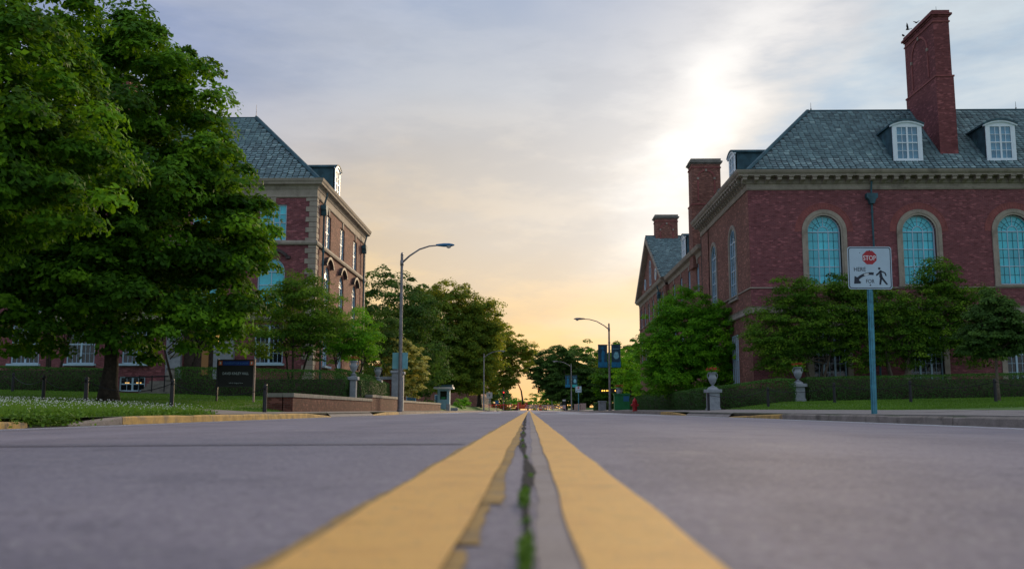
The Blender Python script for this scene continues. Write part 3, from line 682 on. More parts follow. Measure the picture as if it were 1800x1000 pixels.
def window_proto(key):
    """builds meshes in local frame: x along wall, -y outward, origin bottom centre; returns list of (name, mesh, offset, level)"""
    if key in WP: return WP[key]
    kind, w_, h, cols, rows, glass, style = key; fn = lambda u, z, d: (u, -d, z); out = []
    fw = .07 if style != 'dormer' else .10; m = MB()
    if kind == 'arch':
        sp_ = h - w_ / 2
        m.box(-w_ / 2, -w_ / 2 + fw, -.03, .06, 0, sp_); m.box(w_ / 2 - fw, w_ / 2, -.03, .06, 0, sp_); m.box(-w_ / 2 + fw, w_ / 2 - fw, -.03, .06, 0, fw + .02)
        m.strip(arc(0, sp_, w_ / 2 - fw, 0, 180, 18), arc(0, sp_, w_ / 2, 0, 180, 18), fn, -.06, .03)
        m.box(-w_ / 2 + fw, w_ / 2 - fw, -.025, .05, sp_ - .025, sp_ + .025)
        cw = (w_ - 2 * fw) / cols; rh = (sp_ - .025 - fw - .02) / rows
        for c in range(1, cols): x = -w_ / 2 + fw + c * cw; m.box(x - .022, x + .022, -.02, .05, fw + .02, sp_ - .025)
        for r in range(1, rows): z = fw + .02 + r * rh; m.box(-w_ / 2 + fw, w_ / 2 - fw, -.017, .047, z - .022, z + .022)
        ri = cw * .5 + .02; m.strip(arc(0, sp_ + .025, ri - .035, 0, 180, 12), arc(0, sp_ + .025, ri, 0, 180, 12), fn, -.05, .02)
        if style == 'lib': m.box(-.015, .015, -.015, .04, sp_ + ri, h - fw)
        else:
            for a in (45, 90, 135): m.cbox(((ri + w_ / 2 - fw) / 2 * math.cos(R(a)), .01, sp_ + (ri + w_ / 2 - fw) / 2 * math.sin(R(a))), (w_ / 2 - fw - ri, .05, .03), ry=-R(a))
        out.append(('window', m.mesh('window', 'white_paint')))
        pm = MB().box(-cw / 2 + .02, cw / 2 - .02, .0, .02, -rh / 2 + .02, rh / 2 - .02).mesh('pane', glass)
        for c in range(cols):
            for r in range(rows): out.append(('pane', pm, (-w_ / 2 + fw + (c + .5) * cw, .02 + .004 * ((c * 7 + r * 3) % 3), fw + .02 + (r + .5) * rh)))
        fm = MB().prism([(a, b - sp_) for a, b in arc(0, sp_, w_ / 2 - fw, 0, 180, 18)], lambda u, z, d: (u, -d, z), -.04, -.02).mesh('fanlight', glass)
        out.append(('fanlight', fm, (0, 0, sp_)))
        if style == 'lib':
            l = MB()
            for c in range(cols): x = -w_ / 2 + fw + (c + .5) * cw; l.box(x - .009, x + .009, .0, .019, fw + .02, sp_ - .03)
            for r in range(rows): z = fw + .02 + (r + .5) * rh; l.box(-w_ / 2 + fw, w_ / 2 - fw, .002, .0195, z - .009, z + .009)
            for a in (22, 45, 67, 113, 135, 158): rm = (ri + w_ / 2 - fw) / 2; l.cbox((rm * math.cos(R(a)), .008, sp_ + rm * math.sin(R(a))), (w_ / 2 - fw - ri, .016, .018), ry=-R(a))
            l.strip(arc(0, sp_, .62 * w_ / 2, 0, 180, 14), arc(0, sp_, .62 * w_ / 2 + .018, 0, 180, 14), fn, -.019, -.001)
            out.append(('leading', l.mesh('leading', 'lead'), (0, 0, 0)))
    else:
        fh = .30 if style == 'dormer' else 0
        if style == 'dormer':
            # broad white casing with a curved head, frame inside
            ow = w_ / 2 + .16; m.box(-ow, -w_ / 2, -.04, .1, -.12, h); m.box(w_ / 2, ow, -.04, .1, -.12, h); m.box(-w_ / 2, w_ / 2, -.05, .1, -.12, 0)
            top = arc(0, h - 2.0 + .25, 2.0, 90 - math.degrees(math.asin(ow / 2.0)), 90 + math.degrees(math.asin(ow / 2.0)), 12); m.prism([(-ow, h - .12), (ow, h - .12)] + top, fn, -.1, .035)
        m.box(-w_ / 2, -w_ / 2 + fw, -.03, .06, 0, h); m.box(w_ / 2 - fw, w_ / 2, -.03, .06, 0, h); m.box(-w_ / 2 + fw, w_ / 2 - fw, -.03, .06, 0, fw); m.box(-w_ / 2 + fw, w_ / 2 - fw, -.03, .06, h - fw, h)
        nb = 2 if style in ('pair', 'dormer') else (3 if style == 'triple' else 1)
        mw = .009 if style in ('pair', 'triple', 'single') and glass == 'glass_dark' else .014
        if nb > 1:
            for b in range(1, nb): x = -w_ / 2 + b * w_ / nb; m.box(x - .05, x + .05, -.028, .058, fw, h - fw)
        m.box(-w_ / 2 + fw, w_ / 2 - fw, -.02, .05, h * .5 - .03, h * .5 + .03)
        tot = cols; cw = (w_ - 2 * fw) / tot; rh = (h - 2 * fw) / rows
        for c in range(1, tot):
            x = -w_ / 2 + fw + c * cw; m.box(x - mw, x + mw, -.008, .04, fw, h - fw)
        for r in range(1, rows):
            z = fw + r * rh
            if abs(z - h * .5) > .05: m.box(-w_ / 2 + fw, w_ / 2 - fw, -.006, .038, z - mw, z + mw)
        out.append(('window', m.mesh('window', 'white_trim' if style == 'dormer' else 'white_paint')))
        pm = MB().box(-cw / 2 + .01, cw / 2 - .01, 0, .02, -rh / 2 + .01, rh / 2 - .01).mesh('pane', glass)
        for c in range(tot):
            for r in range(rows): out.append(('pane', pm, (-w_ / 2 + fw + (c + .5) * cw, .02 + .004 * ((c * 5 + r * 3) % 3), fw + (r + .5) * rh)))
        if style == 'seg':
            fm = MB(); fm.prism([(-w_ / 2, h - .001), (w_ / 2, h - .001)] + arc(0, h + .34 - 1.35, 1.35, 90 - math.degrees(math.asin(w_ / 2 / 1.35)), 90 + math.degrees(math.asin(w_ / 2 / 1.35)), 10), fn, -.06, .02); out.append(('transom', fm.mesh('transom', 'white_paint'), (0, 0, 0)))
    WP[key] = out; return out
def put_window(parent, key, loc, rz, extra=()):
    lst = window_proto(key); w0 = inst('window', lst[0][1], parent, loc, (0, 0, rz), wl=True)
    for nm, me, off in lst[1:]: inst(nm, me, w0, off)
    for nm, me in extra: inst(nm, me, w0)
    return w0
_sill = {}
def sill_mesh(w_, d=.12, t=.12, mname='limestone'):
    k = (w_, d, t, mname)
    if k not in _sill: _sill[k] = MB().box(-w_ / 2 - .12, w_ / 2 + .12, -.22 - d, .05, -t, 0).mesh('sill', mname)
    return _sill[k]
def surround_mesh(w_, h, ww, kind='arch', mname='limestone', dep=.24):
    """moulded stone surround, set in a reveal; origin as the window's, wall face at y = -.22"""
    fn = lambda u, z, d: (u, -d, z); m = MB()
    if kind == 'arch':
        sp_ = h - w_ / 2
        inn = [(-w_ / 2, 0), (-w_ / 2, sp_ * .5)] + list(reversed(arc(0, sp_, w_ / 2, 0, 180, 20))) + [(w_ / 2, sp_ * .5), (w_ / 2, 0)]
        o_ = w_ / 2 + ww; outp = [(-o_, 0), (-o_, sp_ * .5)] + list(reversed(arc(0, sp_, o_, 0, 180, 20))) + [(o_, sp_ * .5), (o_, 0)]
        m.strip(inn, outp, fn, .0, dep + .03)
        o2 = w_ / 2 + ww * .35; mid = [(-o2, 0), (-o2, sp_ * .5)] + list(reversed(arc(0, sp_, o2, 0, 180, 20))) + [(o2, sp_ * .5), (o2, 0)]
        m.strip(mid, outp, fn, dep + .03, dep + .06)
    else:
        m.box(-w_ / 2 - ww, -w_ / 2, -dep - .04, -.05, 0, h + ww); m.box(w_ / 2, w_ / 2 + ww, -dep - .04, -.05, 0, h + ww); m.box(-w_ / 2, w_ / 2, -dep - .038, -.05, h, h + ww)
    return m.mesh('surround', mname)
def brick_arch_mesh(w_, h, ww, rw):
    fn = lambda u, z, d: (u, -d, z); sp_ = h - w_ / 2; m = MB(); a, b = w_ / 2 + ww + .004, w_ / 2 + ww + rw
    for i in range(30):
        a0 = 180 * i / 30 + .35; a1 = 180 * (i + 1) / 30 - .35
        m.prism([(a * math.cos(R(a0)), sp_ + a * math.sin(R(a0))), (b * math.cos(R(a0)), sp_ + b * math.sin(R(a0))), (b * math.cos(R(a1)), sp_ + b * math.sin(R(a1))), (a * math.cos(R(a1)), sp_ + a * math.sin(R(a1)))], fn, .2, .232)
    m.strip(arc(0, sp_, b + .005, 0, 180, 24), arc(0, sp_, b + .05, 0, 180, 24), fn, .2, .245)
    return m.mesh('brick_arch', 'arch_brick')
def cornice(name, parent, path, prof, mname='limestone'):
    """profile (d outwards, z) swept along a plan polyline with mitred corners; path given with outward on its right"""
    m = MB(); n = len(path); k = len(prof); V = []
    for i, p in enumerate(path):
        p = Vector(p); t0 = (p - Vector(path[i - 1])).normalized() if i else None; t1 = (Vector(path[i + 1]) - p).normalized() if i < n - 1 else None
        n0 = Vector((t0.y, -t0.x)) if t0 else None; n1 = Vector((t1.y, -t1.x)) if t1 else None
        nn = n0 or n1
        if n0 and n1: nn = (n0 + n1) / (1 + n0.dot(n1))
        for d, z in prof: V.append((p.x + nn.x * d, p.y + nn.y * d, z))
    F = []
    for i in range(n - 1):
        for j in range(k): q = i * k + j; j2 = i * k + (j + 1) % k; F.append((q, q + k, j2 + k, j2))
    F += [tuple(range(k)), tuple(reversed(range((n - 1) * k, n * k)))]
    m.add(V, F); return m.build(name, mname, parent)
def modillion_mesh(rz=0):
    m = MB(); prof = [(0, 0), (0, .32), (.44, .32), (.44, .17), (.36, .12), (.30, .10), (.22, .16), (.13, .05), (.06, 0)]
    m.prism(prof, lambda u, z, d: (d, -u, z), -.12, .12); m.box(-.16, .16, -.5, 0, .32, .38)
    return m.mesh('modillion', 'limestone')
SL_V = np.array([(-.158, -.02, .052), (-.085, -.10, .058), (.085, -.10, .058), (.158, -.02, .052), (.158, .26, .004), (-.158, .26, .004)])
def slate_variants():
    out = []
    for i in range(12):
        r = random.Random(i); wv = [.93, .97, 1, .9][i % 4]; m = MB(); V = []
        for (a, b, c) in SL_V: V.append((a * wv, b + .02 * ((i * 5) % 3 - 1), c + .004 * (i % 3)))
        V += [(a, b, c - .035) for a, b, c in V[:4]]
        m.add(V, [(0, 1, 2, 3, 4, 5), (6, 7, 1, 0), (7, 8, 2, 1), (8, 9, 3, 2)])
        out.append(m.mesh('slate', 'slate', tone=[.1, .9, .45, .3, .6, .75, .2, .5, .38, .66, .25, .55][i], uv=False))
    return out
SLATES = slate_variants()
def slate_roof(roof, O, u, v, ulim, vmax, near, seed, ew=.345, eh=.245, skip=None, nmax=300):
    """lays courses of slates; ulim(v) -> (u0, u1); near(u, v) -> rank; lowest ranks become single parts, the rest one joined part"""
    r = np.random.default_rng(seed); O, u, v = Vector(O), Vector(u), Vector(v); nrm = u.cross(v)
    ux = u
    if nrm.z < 0: nrm = -nrm; ux = -u
    Mx = Matrix((ux, v, nrm)).transposed(); rot = Mx.to_euler(); pts = []
    for j in range(int(vmax / eh)):
        vv = .1 + j * eh; a, b = ulim(vv); uu = a + (.5 if j % 2 else 0) * ew + r.uniform(-.04, .04)
        while uu < b:
            if not (skip and skip(uu, vv)): pts.append((uu, vv))
            uu += ew
    pts.sort(key=lambda p: near(*p)); off = worldloc(roof)
    for i, (a, b) in enumerate(pts[:nmax]):
        P = O + u * (a + r.uniform(-.008, .008)) + v * (b + r.uniform(-.02, .02)); o = bpy.data.objects.new('slate', SLATES[int(r.integers(12))]); COL.objects.link(o)
        o.parent = roof; o.location = P - off; o.rotation_euler = rot
    rest = pts[nmax:]
    if rest:
        n = len(rest); Q = np.array(rest) + r.normal(size=(n, 2)) * np.array([.006, .012]); C = np.array(O - off) + Q[:, :1] * np.array(u) + Q[:, 1:] * np.array(v)
        L = np.concatenate([SL_V, SL_V[:4] - np.array([0, 0, .035])]); L3 = L @ np.array(Mx).T
        V = (C[:, None, :] + L3[None] * 1.0 + (np.array(nrm) * .004)[None, None] * r.integers(0, 3, n)[:, None, None]).reshape(-1, 3)
        Fq = np.array([(0, 1, 2, 3), (0, 3, 4, 5), (6, 7, 1, 0), (7, 8, 2, 1), (8, 9, 3, 2)]); F = (np.arange(n)[:, None, None] * 10 + Fq[None]).reshape(-1, 4)
        tag(linkmesh('slate', rawmesh('slate', V, F, 'slate', np.repeat((.45 + .22 * r.normal(size=n)).clip(0, 1), 10)), roof), kind='stuff')
def dormer(parent, loc, rz, w_=1.25, h=1.85, back=2.4, key=('rect', 1.40, 2.12, 4, 4, 'glass_sky', 'dormer'), cop='copper', sc=1.):
    """dormer object at its sill centre; facing -y before rotation; curved copper-edged hood, cheeks sloping into the roof"""
    fn = lambda u, z, d: (u, -d, z)
    d = thing('dormer', Vector(loc) - worldloc(parent)); d.parent = parent; d.rotation_euler = (0, 0, rz); d.scale = (sc,) * 3
    ow = key[1] / 2 + .16; H = key[2]; b = H + .3
    for s in (-1, 1):
        m = MB(); m.prism([(-.0, -.15), (-.0, H + .02), (b, H + .02)], lambda u, z, dd: (s * (ow - .03 + dd), .1 + u, z), 0, .03); o = inst('cheek', m.mesh('cheek', cop), d)
    rr = 2.0; a = math.degrees(math.asin((ow + .12) / rr)); inn = arc(0, H + .25 - rr, rr, 90 - a, 90 + a, 12); outp = arc(0, H + .33 - rr, rr + .03, 90 - a, 90 + a, 12)
    m = MB(); m.strip(inn, outp, fn, -(b + .45), .16); inst('hood', m.mesh('hood', cop), d)
    m = MB(); inn2 = arc(0, H + .24 - rr, rr, 90 - a, 90 + a, 12); m.strip(arc(0, H + .17 - rr, rr - .02, 90 - a, 90 + a, 12), inn2, fn, -.05, .12); inst('moulding', m.mesh('moulding', 'white_trim'), d)
    lst = window_proto(key); w0 = inst('window', lst[0][1], d)
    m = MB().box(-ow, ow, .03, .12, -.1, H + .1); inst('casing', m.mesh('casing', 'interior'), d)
    # panes hang under the dormer, like the window frame
    for nm, me, off in lst[1:]: inst(nm, me, w0, off)
    return d
def downspout(parent, fn, u, ztop, zhop, zbot):
    m = MB(); P = lambda d, z: fn(u, z, d)
    m.tube([P(.32, ztop), P(.3, ztop - .25), P(.2, zhop + .5), P(.2, zhop + .3)], .055, 8)
    m.tube([P(.16, zhop - .25), P(.16, zbot)], .06, 8)
    for z in np.arange(zbot + 1.2, zhop - .6, 2.4): m.tube([P(.16, z - .05), P(.16, z + .05)], .085, 8)
    o = m.build('downspout', 'copper_blue', parent, smooth=False)
    h = MB(); q = [(-.32, .3), (.32, .3), (.32, .05), (.2, -.05), (.12, -.3), (-.12, -.3), (-.2, -.05), (-.32, .05)]
    h.prism([(u + a, zhop + b) for a, b in q], fn, .03, .34); h.build('hopper', 'copper_blue', o)
    return o
def lightning_rod(parent, x, y, z, h=.55):
    m = MB(); m.tube([(x, y, z), (x, y, z + h)], [.02, .008], 6); m.sphere((x, y, z + .12), .05, 8); return m.build('lightning_rod', 'iron', parent)
def chimney(parent, x0, x1, y0, y1, zb, zt, mname='brick_chimney', belt=None, panel='left', name='chimney'):
    c = thing(name, Vector(((x0 + x1) / 2, (y0 + y1) / 2, zb)) - worldloc(parent)); c.parent = parent
    m = MB(); b = belt or zt - (zt - zb) * .42
    m.box(x0 - .06, x1 + .06, y0 - .06, y1 + .06, zb, b); m.box(x0, x1, y0, y1, b, zt - .42)
    m.build('shaft', mname, c)
    MB().box(x0 - .1, x1 + .1, y0 - .1, y1 + .1, b, b + .1).build('string_course', 'arch_brick', c); MB().box(x0 - .05, x1 + .05, y0 - .05, y1 + .05, zt - .75, zt - .66).build('string_course', 'arch_brick', c)
    m = MB(); m.box(x0 - .06, x1 + .06, y0 - .06, y1 + .06, zt - .42, zt - .32); m.box(x0 - .16, x1 + .16, y0 - .16, y1 + .16, zt - .32, zt - .2); m.box(x0 - .05, x1 + .05, y0 - .05, y1 + .05, zt - .2, zt); m.build('cap', 'cap_stone' if panel == 'front' else 'brick_chimney', c)
    # round-arched recessed panel drawn by a raised brick ring
    m = MB()
    if panel == 'left': cc = (y0 + y1) / 2; hw = (y1 - y0) * .26; fn = plane_left(x0)
    else: cc = (x0 + x1) / 2; hw = (x1 - x0) * .26; fn = plane_front(y0)
    zt2 = zt - 1.0; zb2 = b + .35; sp_ = zt2 - hw
    for k in (0,):
        inn = [(cc - hw, zb2)] + list(reversed(arc(cc, sp_, hw, 0, 180, 16))) + [(cc + hw, zb2)]
        outp = [(cc - hw - .12, zb2)] + list(reversed(arc(cc, sp_, hw + .12, 0, 180, 16))) + [(cc + hw + .12, zb2)]
        m.strip(inn, outp, fn, -.01, .05)
    m.build('arched_panel', 'arch_brick', c)
    for a in (0, 90, 180): m = MB(); p = (cc + (hw + .06) * math.cos(R(a)), sp_ + (hw + .06) * math.sin(R(a))); m.prism([(p[0] - .08, p[1] - .09), (p[0] + .08, p[1] - .09), (p[0] + .08, p[1] + .09), (p[0] - .08, p[1] + .09)], fn, -.01, .08); m.build('keystone', 'limestone', c)
    return c

# ================================================================== RIGHT BUILDING (library)
XB, YB = 12.7, 53.5; ZG = .55; EZ = 13.75
LB = thing('library_building', (XB, YB, ZG), 'dark red brick library wing with arched windows and green slate roof, right of the street', 'building')
fF, fL = plane_front(YB), plane_left(XB)
WX = [17.0 + 5.42 * i for i in range(5)]; LX = [w0 + .05 for w0 in WX]
AW, AH, AZ = 1.9, 4.05, 7.17; GW, GH, GZ = 1.9, 3.2, 1.62
LIBW = ('arch', AW, AH, 3, 3, 'glass_teal', 'lib'); LIBS = ('arch', 1.75, 4.4, 3, 4, 'glass_sky', 'lib'); LIBG = ('rect', GW, GH, 6, 6, 'glass_dark', 'triple')
X1 = 43.
holes = [hole_loop(x, AZ, AW, AH, 'arch') for x in WX] + [hole_loop(x, GZ, GW, GH, 'rect') for x in LX]
wallmesh(fF, XB, X1, ZG - 1, 12.9, holes).build('wall', 'brick_red', LB)
SY = [57.9, 63.9]; SZ = 6.85
Y1 = 68.3
wallmesh(fL, YB, Y1, ZG - 1, 12.9, [hole_loop(y, SZ, 1.75, 4.4, 'arch') for y in SY]).build('wall', 'brick_brown', LB)
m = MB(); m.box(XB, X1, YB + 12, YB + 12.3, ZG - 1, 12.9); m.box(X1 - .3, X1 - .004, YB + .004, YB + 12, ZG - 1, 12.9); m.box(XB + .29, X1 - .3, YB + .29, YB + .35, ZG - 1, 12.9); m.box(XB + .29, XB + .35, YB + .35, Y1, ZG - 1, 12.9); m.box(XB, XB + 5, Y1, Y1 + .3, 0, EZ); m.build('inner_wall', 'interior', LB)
s1 = surround_mesh(AW, AH, .33); a1 = brick_arch_mesh(AW, AH, .33, .34); s2 = surround_mesh(1.75, 4.4, .26, dep=.05); s3 = surround_mesh(GW, GH, .30, 'rect'); 
for x in WX: put_window(LB, LIBW, (x, YB + .22, AZ), 0, [('sill', sill_mesh(AW + .5)), ('surround', s1), ('brick_arch', a1)])
for x in LX: put_window(LB, LIBG, (x, YB + .22, GZ), 0, [('sill', sill_mesh(GW + .5)), ('surround', s3)])
for y in SY: put_window(LB, LIBS, (XB + .05, y, SZ), R(-90), [('sill', sill_mesh(2.2, -.05)), ('surround', s2)])
for y in SY:
    put_window(LB, ('rect', 1.6, 3., 6, 6, 'glass_dark', 'triple'), (XB - .01, y, GZ), R(-90))
PATH = [(XB, Y1), (XB, YB), (X1, YB)]
PATHR = list(PATH)
# outward must be on the right of travel: going from far to near along x = XB means right is -x
cornice('string_course', LB, PATHR, [(-.05, 5.55), (.10, 5.55), (.12, 5.62), (.08, 5.7), (.08, 5.88), (.12, 5.95), (-.05, 5.95)])
cornice('sill_course', LB, PATHR, [(-.05, 6.98), (.06, 6.98), (.06, 7.05), (-.05, 7.05)])
cor = cornice('cornice', LB, PATHR, [(-.3, 12.72), (.06, 12.72), (.10, 12.82), (.07, 12.86), (.07, 13.05), (.14, 13.1), (.14, 13.16), (.10, 13.42), (.62, 13.44), (.62, 13.52), (.70, 13.58), (.76, 13.68), (.78, 13.76), (-.3, 13.76)])
cornice('gutter', LB, PATHR, [(.30, 13.76), (.74, 13.765), (.76, 13.80), (.28, 13.84)], 'copper_blue')
mo = modillion_mesh()
i = 0; x = XB - .25
while x < X1: inst('modillion', mo, cor, (x, YB - .11, 13.06), (0, 0, 0), wl=True); x += .665
y = YB + .35
while y < Y1: inst('modillion', mo, cor, (XB - .11, y, 13.06), (0, 0, R(-90)), wl=True); y += .665
downspout(LB, fF, 19.75, 13.3, 12.15, ZG); downspout(LB, fF, 36.0, 13.3, 12.15, ZG)
# roof
RX, RY, RZ0, RD = XB - .1, YB - .2, 13.76, 5.35
m = MB(); RT = RZ0 + RD; m.add([(RX, RY, RZ0), (X1, RY, RZ0), (X1, RY + RD, RT), (RX + RD, RY + RD, RT), (X1, Y1, RT - .02), (RX + RD, Y1, RT - .02), (RX, Y1, RZ0)], [(0, 1, 2, 3), (0, 3, 5, 6), (3, 2, 4, 5)])
m.add([(X1, RY, RZ0), (X1, Y1, RZ0), (X1, Y1, RT), (X1, RY + RD, RT)], [(0, 1, 2, 3)])
roof = m.build('roof', 'roof_base', LB)
q = math.sqrt(.5)
slate_roof(roof, (RX, RY, RZ0), (1, 0, 0), (0, q, q), lambda v: (v * q + .33, X1 - RX), RD / q, lambda a, b: (0 if 1.5 < a < 19 else 50) + b * 3 + abs(a - 9) * .02, 5)
m = MB(); m.tube([(RX, RY, RZ0), (RX + RD, RY + RD, RT)], .13, 6); m.tube([(RX + RD, RY + RD, RT), (X1, RY + RD, RT)], .08, 6); m.tube([(RX + RD, RY + RD, RT), (RX + RD, Y1, RT)], .07, 6); m.build('ridge_cap', 'copper_blue', roof)
lightning_rod(roof, RX + RD + .2, RY + RD, RT); lightning_rod(roof, 31.2, RY + RD, RT)
for x in (22.3, 27.75, 33.2, 38.6): dormer(roof, (x, 54.1, 14.62), 0)
dormer(roof, (XB + .75, 60.7, 14.6), R(-90), cop='copper_blue'); dormer(roof, (XB + .95, 65.9, 14.2), R(-90), sc=.62)
ch = chimney(LB, 24.5, 25.45, 54.7, 59.0, 14.6, 24.1, belt=19.9); lightning_rod(ch, 25.1, 55.5, 24.1, .6)
MB().box(24.38, 25.57, 54.52, 54.64, 14.35, 14.75).build('flashing', 'roof_base', ch)
chimney(LB, 12.75, 15.0, 71.9, 73.4, 11, 19.6, 'brick_brown', belt=15.9, panel='front')
# ---- second block with gabled pavilion
YE = 107.; X2 = 12.95; E2 = 12.25
G = thing('hall_building', (X2, 87, .5), 'long brown brick building with a gabled pavilion, behind the library on the right', 'building')
f2 = plane_left(X2); gy0, gy1, gyc = 86.5, 107., 97.
wys = [71.5, 75.4, 79.4, 83.3]; gys = [88.5, 92, 95.4, 98.8, 102.2, 105.4]
H2 = [hole_loop(y, 9.1, 1.15, 2.1, 'rect') for y in wys + gys] + [hole_loop(y, 5.2, 1.15, 2.5, 'rect') for y in wys + gys]
wallmesh(f2, Y1 + .3, gy0, 0, 11.8, [h for h in H2 if h[0][0] < gy0]).build('wall', 'brick_brown', G)
f3 = plane_left(X2 - .3)
wallmesh(f3, gy0, gy1, 0, 11.8, [h for h in H2 if h[0][0] > gy0]).build('wall', 'brick_brown', G)
wk = ('rect', 1.15, 2.1, 4, 4, 'glass_sky', 'single'); wk2 = ('rect', 1.15, 2.5, 4, 4, 'glass_sky', 'single')
for y in wys + gys:
    xx = X2 if y < gy0 else X2 - .3
    put_window(G, wk, (xx + .12, y, 9.1), R(-90), [('sill', sill_mesh(1.2))]); put_window(G, wk2, (xx + .12, y, 5.2), R(-90), [('sill', sill_mesh(1.2))])
    m = MB(); m.prism([(y - .12, 11.22), (y + .12, 11.22), (y + .17, 11.7), (y - .17, 11.7)], f2 if y < gy0 else f3, -.05, .05); m.build('keystone', 'limestone', G)
wallmesh(lambda u, w_, d: (u, gy0 - d, w_), X2 - .3, 40, 0, 11.8, []).build('wall', 'brick_brown', G)
m = MB(); m.box(X2, 40, Y1 + .31, Y1 + .6, 0, 11.8); m.box(X2 - .3, 40, gy1, gy1 + .3, 0, 11.8); m.build('wall', 'brick_brown', G)
pr2 = [(-.3, 11.6), (.05, 11.6), (.08, 11.8), (.12, 11.9), (.40, 11.98), (.46, 12.1), (.52, 12.25), (-.3, 12.25)]
cornice('cornice', G, [(X2, gy0), (X2, Y1 + .35)], pr2); cornice('cornice', G, [(X2 - .3, gy1), (X2 - .3, gy0)], pr2)
# pediment
gz = 18.0
ap = [(gy0 - .2, 12.25), (gy1 + .2, 12.25), (gyc, gz)]
MB().prism([(gy0, 12.25), (gy1, 12.25), (gyc, gz - .35)], f3, -.3, 0).build('gable', 'brick_brown', G)
m = MB()
for a, b in (((gy0 - .5, 12.2), (gyc, gz)), ((gyc, gz), (gy1 + .5, 12.2))):
    dx, dz = b[0] - a[0], b[1] - a[1]; L = math.hypot(dx, dz); nx, nz = dz / L, -dx / L; t = .55
    m.prism([a, b, (b[0] + nx * t * (1 if nz < 0 else -1) * 0, b[1] - .62), (a[0] + .55 * (1 if dx > 0 and a[0] < gyc else 1) * (1 if a[0] < gyc else 0), a[1] - .02 if a[0] < gyc else a[1] - .62)] if a[0] < gyc else [a, b, (b[0] - .9, b[1] + 0.0), (a[0], a[1] - .62)], f3, -.1, .5)
m.build('raking_cornice', 'limestone', G)
put_window(G, ('arch', 1.3, 2.6, 2, 2, 'glass_sky', 'lib'), (X2 - .32, gyc, 12.9), R(-90))
for s in (-1, 1):
    mm = MB(); mm.strip(arc(gyc + s * 4.2, 13.5, .42, 0, 360, 16), arc(gyc + s * 4.2, 13.5, .62, 0, 360, 16), f3, -.02, .06); ov = mm.build('oculus', 'white_paint', G)
    MB().prism(arc(gyc + s * 4.2, 13.5, .42, 0, 345, 15), f3, 0, .02).build('pane', 'glass_sky', ov)
m = MB(); m.add([(X2 - .75, gy0 - .45, 12.25), (40, gy0 - .45, 12.25), (40, gyc, gz + .05), (X2 - .75, gyc, gz + .05), (X2 - .75, gy1 + .45, 12.25), (40, gy1 + .45, 12.25)], [(0, 1, 2, 3), (3, 2, 5, 4)])
m.add([(X2, Y1 + .3, 12.26), (X2, gy0 - .4, 12.26), (X2 + 5, gy0 - .4, 17.2), (X2 + 5, Y1 + .3, 17.2), (40, gy0 - .4, 17.2), (40, Y1 + .3, 17.2)], [(0, 3, 2, 1), (3, 5, 4, 2)])
m.add([(X2, Y1 + .3, 11.8), (X2 + 5, Y1 + .3, 17.2), (40, Y1 + .3, 17.2), (40, Y1 + .3, 11.8)], [(0, 3, 2, 1)])
rf = m.build('roof', 'roof_base', G)
sl_ = math.hypot(gyc - gy0 + .45, gz - 12.2); vv_ = Vector((0, (gyc - gy0 + .45) / sl_, (gz - 12.2) / sl_))
slate_roof(rf, (X2 - .75, gy0 - .45, 12.26), (1, 0, 0), tuple(vv_), lambda v: (.1, 9), sl_, lambda a, b: b, 9, nmax=0)
MB().tube([(X2 - .75, gyc, gz + .1), (40, gyc, gz + .1)], .1, 6).build('ridge_cap', 'copper_blue', rf)
for y in (74.5, 81.8): dormer(rf, (X2 + .7, y, 12.95), R(-90), cop='copper_blue', sc=1.02)
chimney(G, 13.2, 15.5, 96.3, 97.7, 16.5, 20.25, 'brick_brown', belt=16.9, panel='front')
dl = downspout(G, f3, 89.8, 12, 11, 1)

# ================================================================== LEFT BUILDING
XL, YL = -12.5, 54.; ZL = 1.1; YL1 = 70.5; XF = -44.
K = thing('hall_building', (XL, YL, ZL), 'brick hall with pale corner quoins and green slate roof, left of the street behind trees', 'building')
fA, fB = plane_front(YL), plane_right(XL)
UW = ('rect', 1.5, 2.15, 4, 4, 'glass_sky', 'pair'); UT = ('rect', 1.5, 2.15, 4, 4, 'glass_teal', 'pair'); MW = ('arch', 1.5, 3.15, 2, 3, 'glass_sky', 'hall'); MT = ('arch', 1.6, 3.15, 2, 3, 'glass_teal', 'hall'); GWk = ('rect', 1.65, 2.25, 6, 4, 'glass_dark', 'pair')
FX = [-15.05, -22.75, -26.0, -29.25, -32.5, -35.75, -39.0]; 
fh = [hole_loop(x, 9.95, 1.6, 2.15, 'rect') for x in FX + [-19.0]] + [hole_loop(x, 5.75, 1.6, 3.15, 'arch') for x in FX + [-19.0]] + [hole_loop(x, 2.75, 1.65, 2.25, 'rect') for x in FX]
fh += [hole_loop(-19.1, 1.35, 1.8, 3.1, 'rect')]
fh += [hole_loop(x, 1.16, 1.5, .85, 'rect') for x in (-22.9,)]
wallmesh(fA, XF, XL, 0, 12.75, fh).build('wall', 'brick_red', K)
SYs = [57.4, 61.8, 66.4]
wallmesh(fB, YL, YL1, 0, 12.75, [hole_loop(y, 9.95, 1.5, 2.15, 'rect') for y in SYs] + [hole_loop(y, 5.75, 1.5, 3.15, 'arch') for y in SYs] + [hole_loop(y, 2.75, 1.5, 2.25, 'rect') for y in SYs]).build('wall', 'brick_brown', K)
m = MB(); m.box(XF, XL - .35, YL + .29, YL + .35, 0, 12.7); m.box(XL - .35, XL - .29, YL + .35, YL1 - .31, 0, 12.7); m.box(XF, XL - .004, YL1 - .3, YL1 - .004, 0, 12.75); m.box(XF, XF + .3, YL + .36, YL1 - .31, 0, 12.75); m.build('inner_wall', 'interior', K)
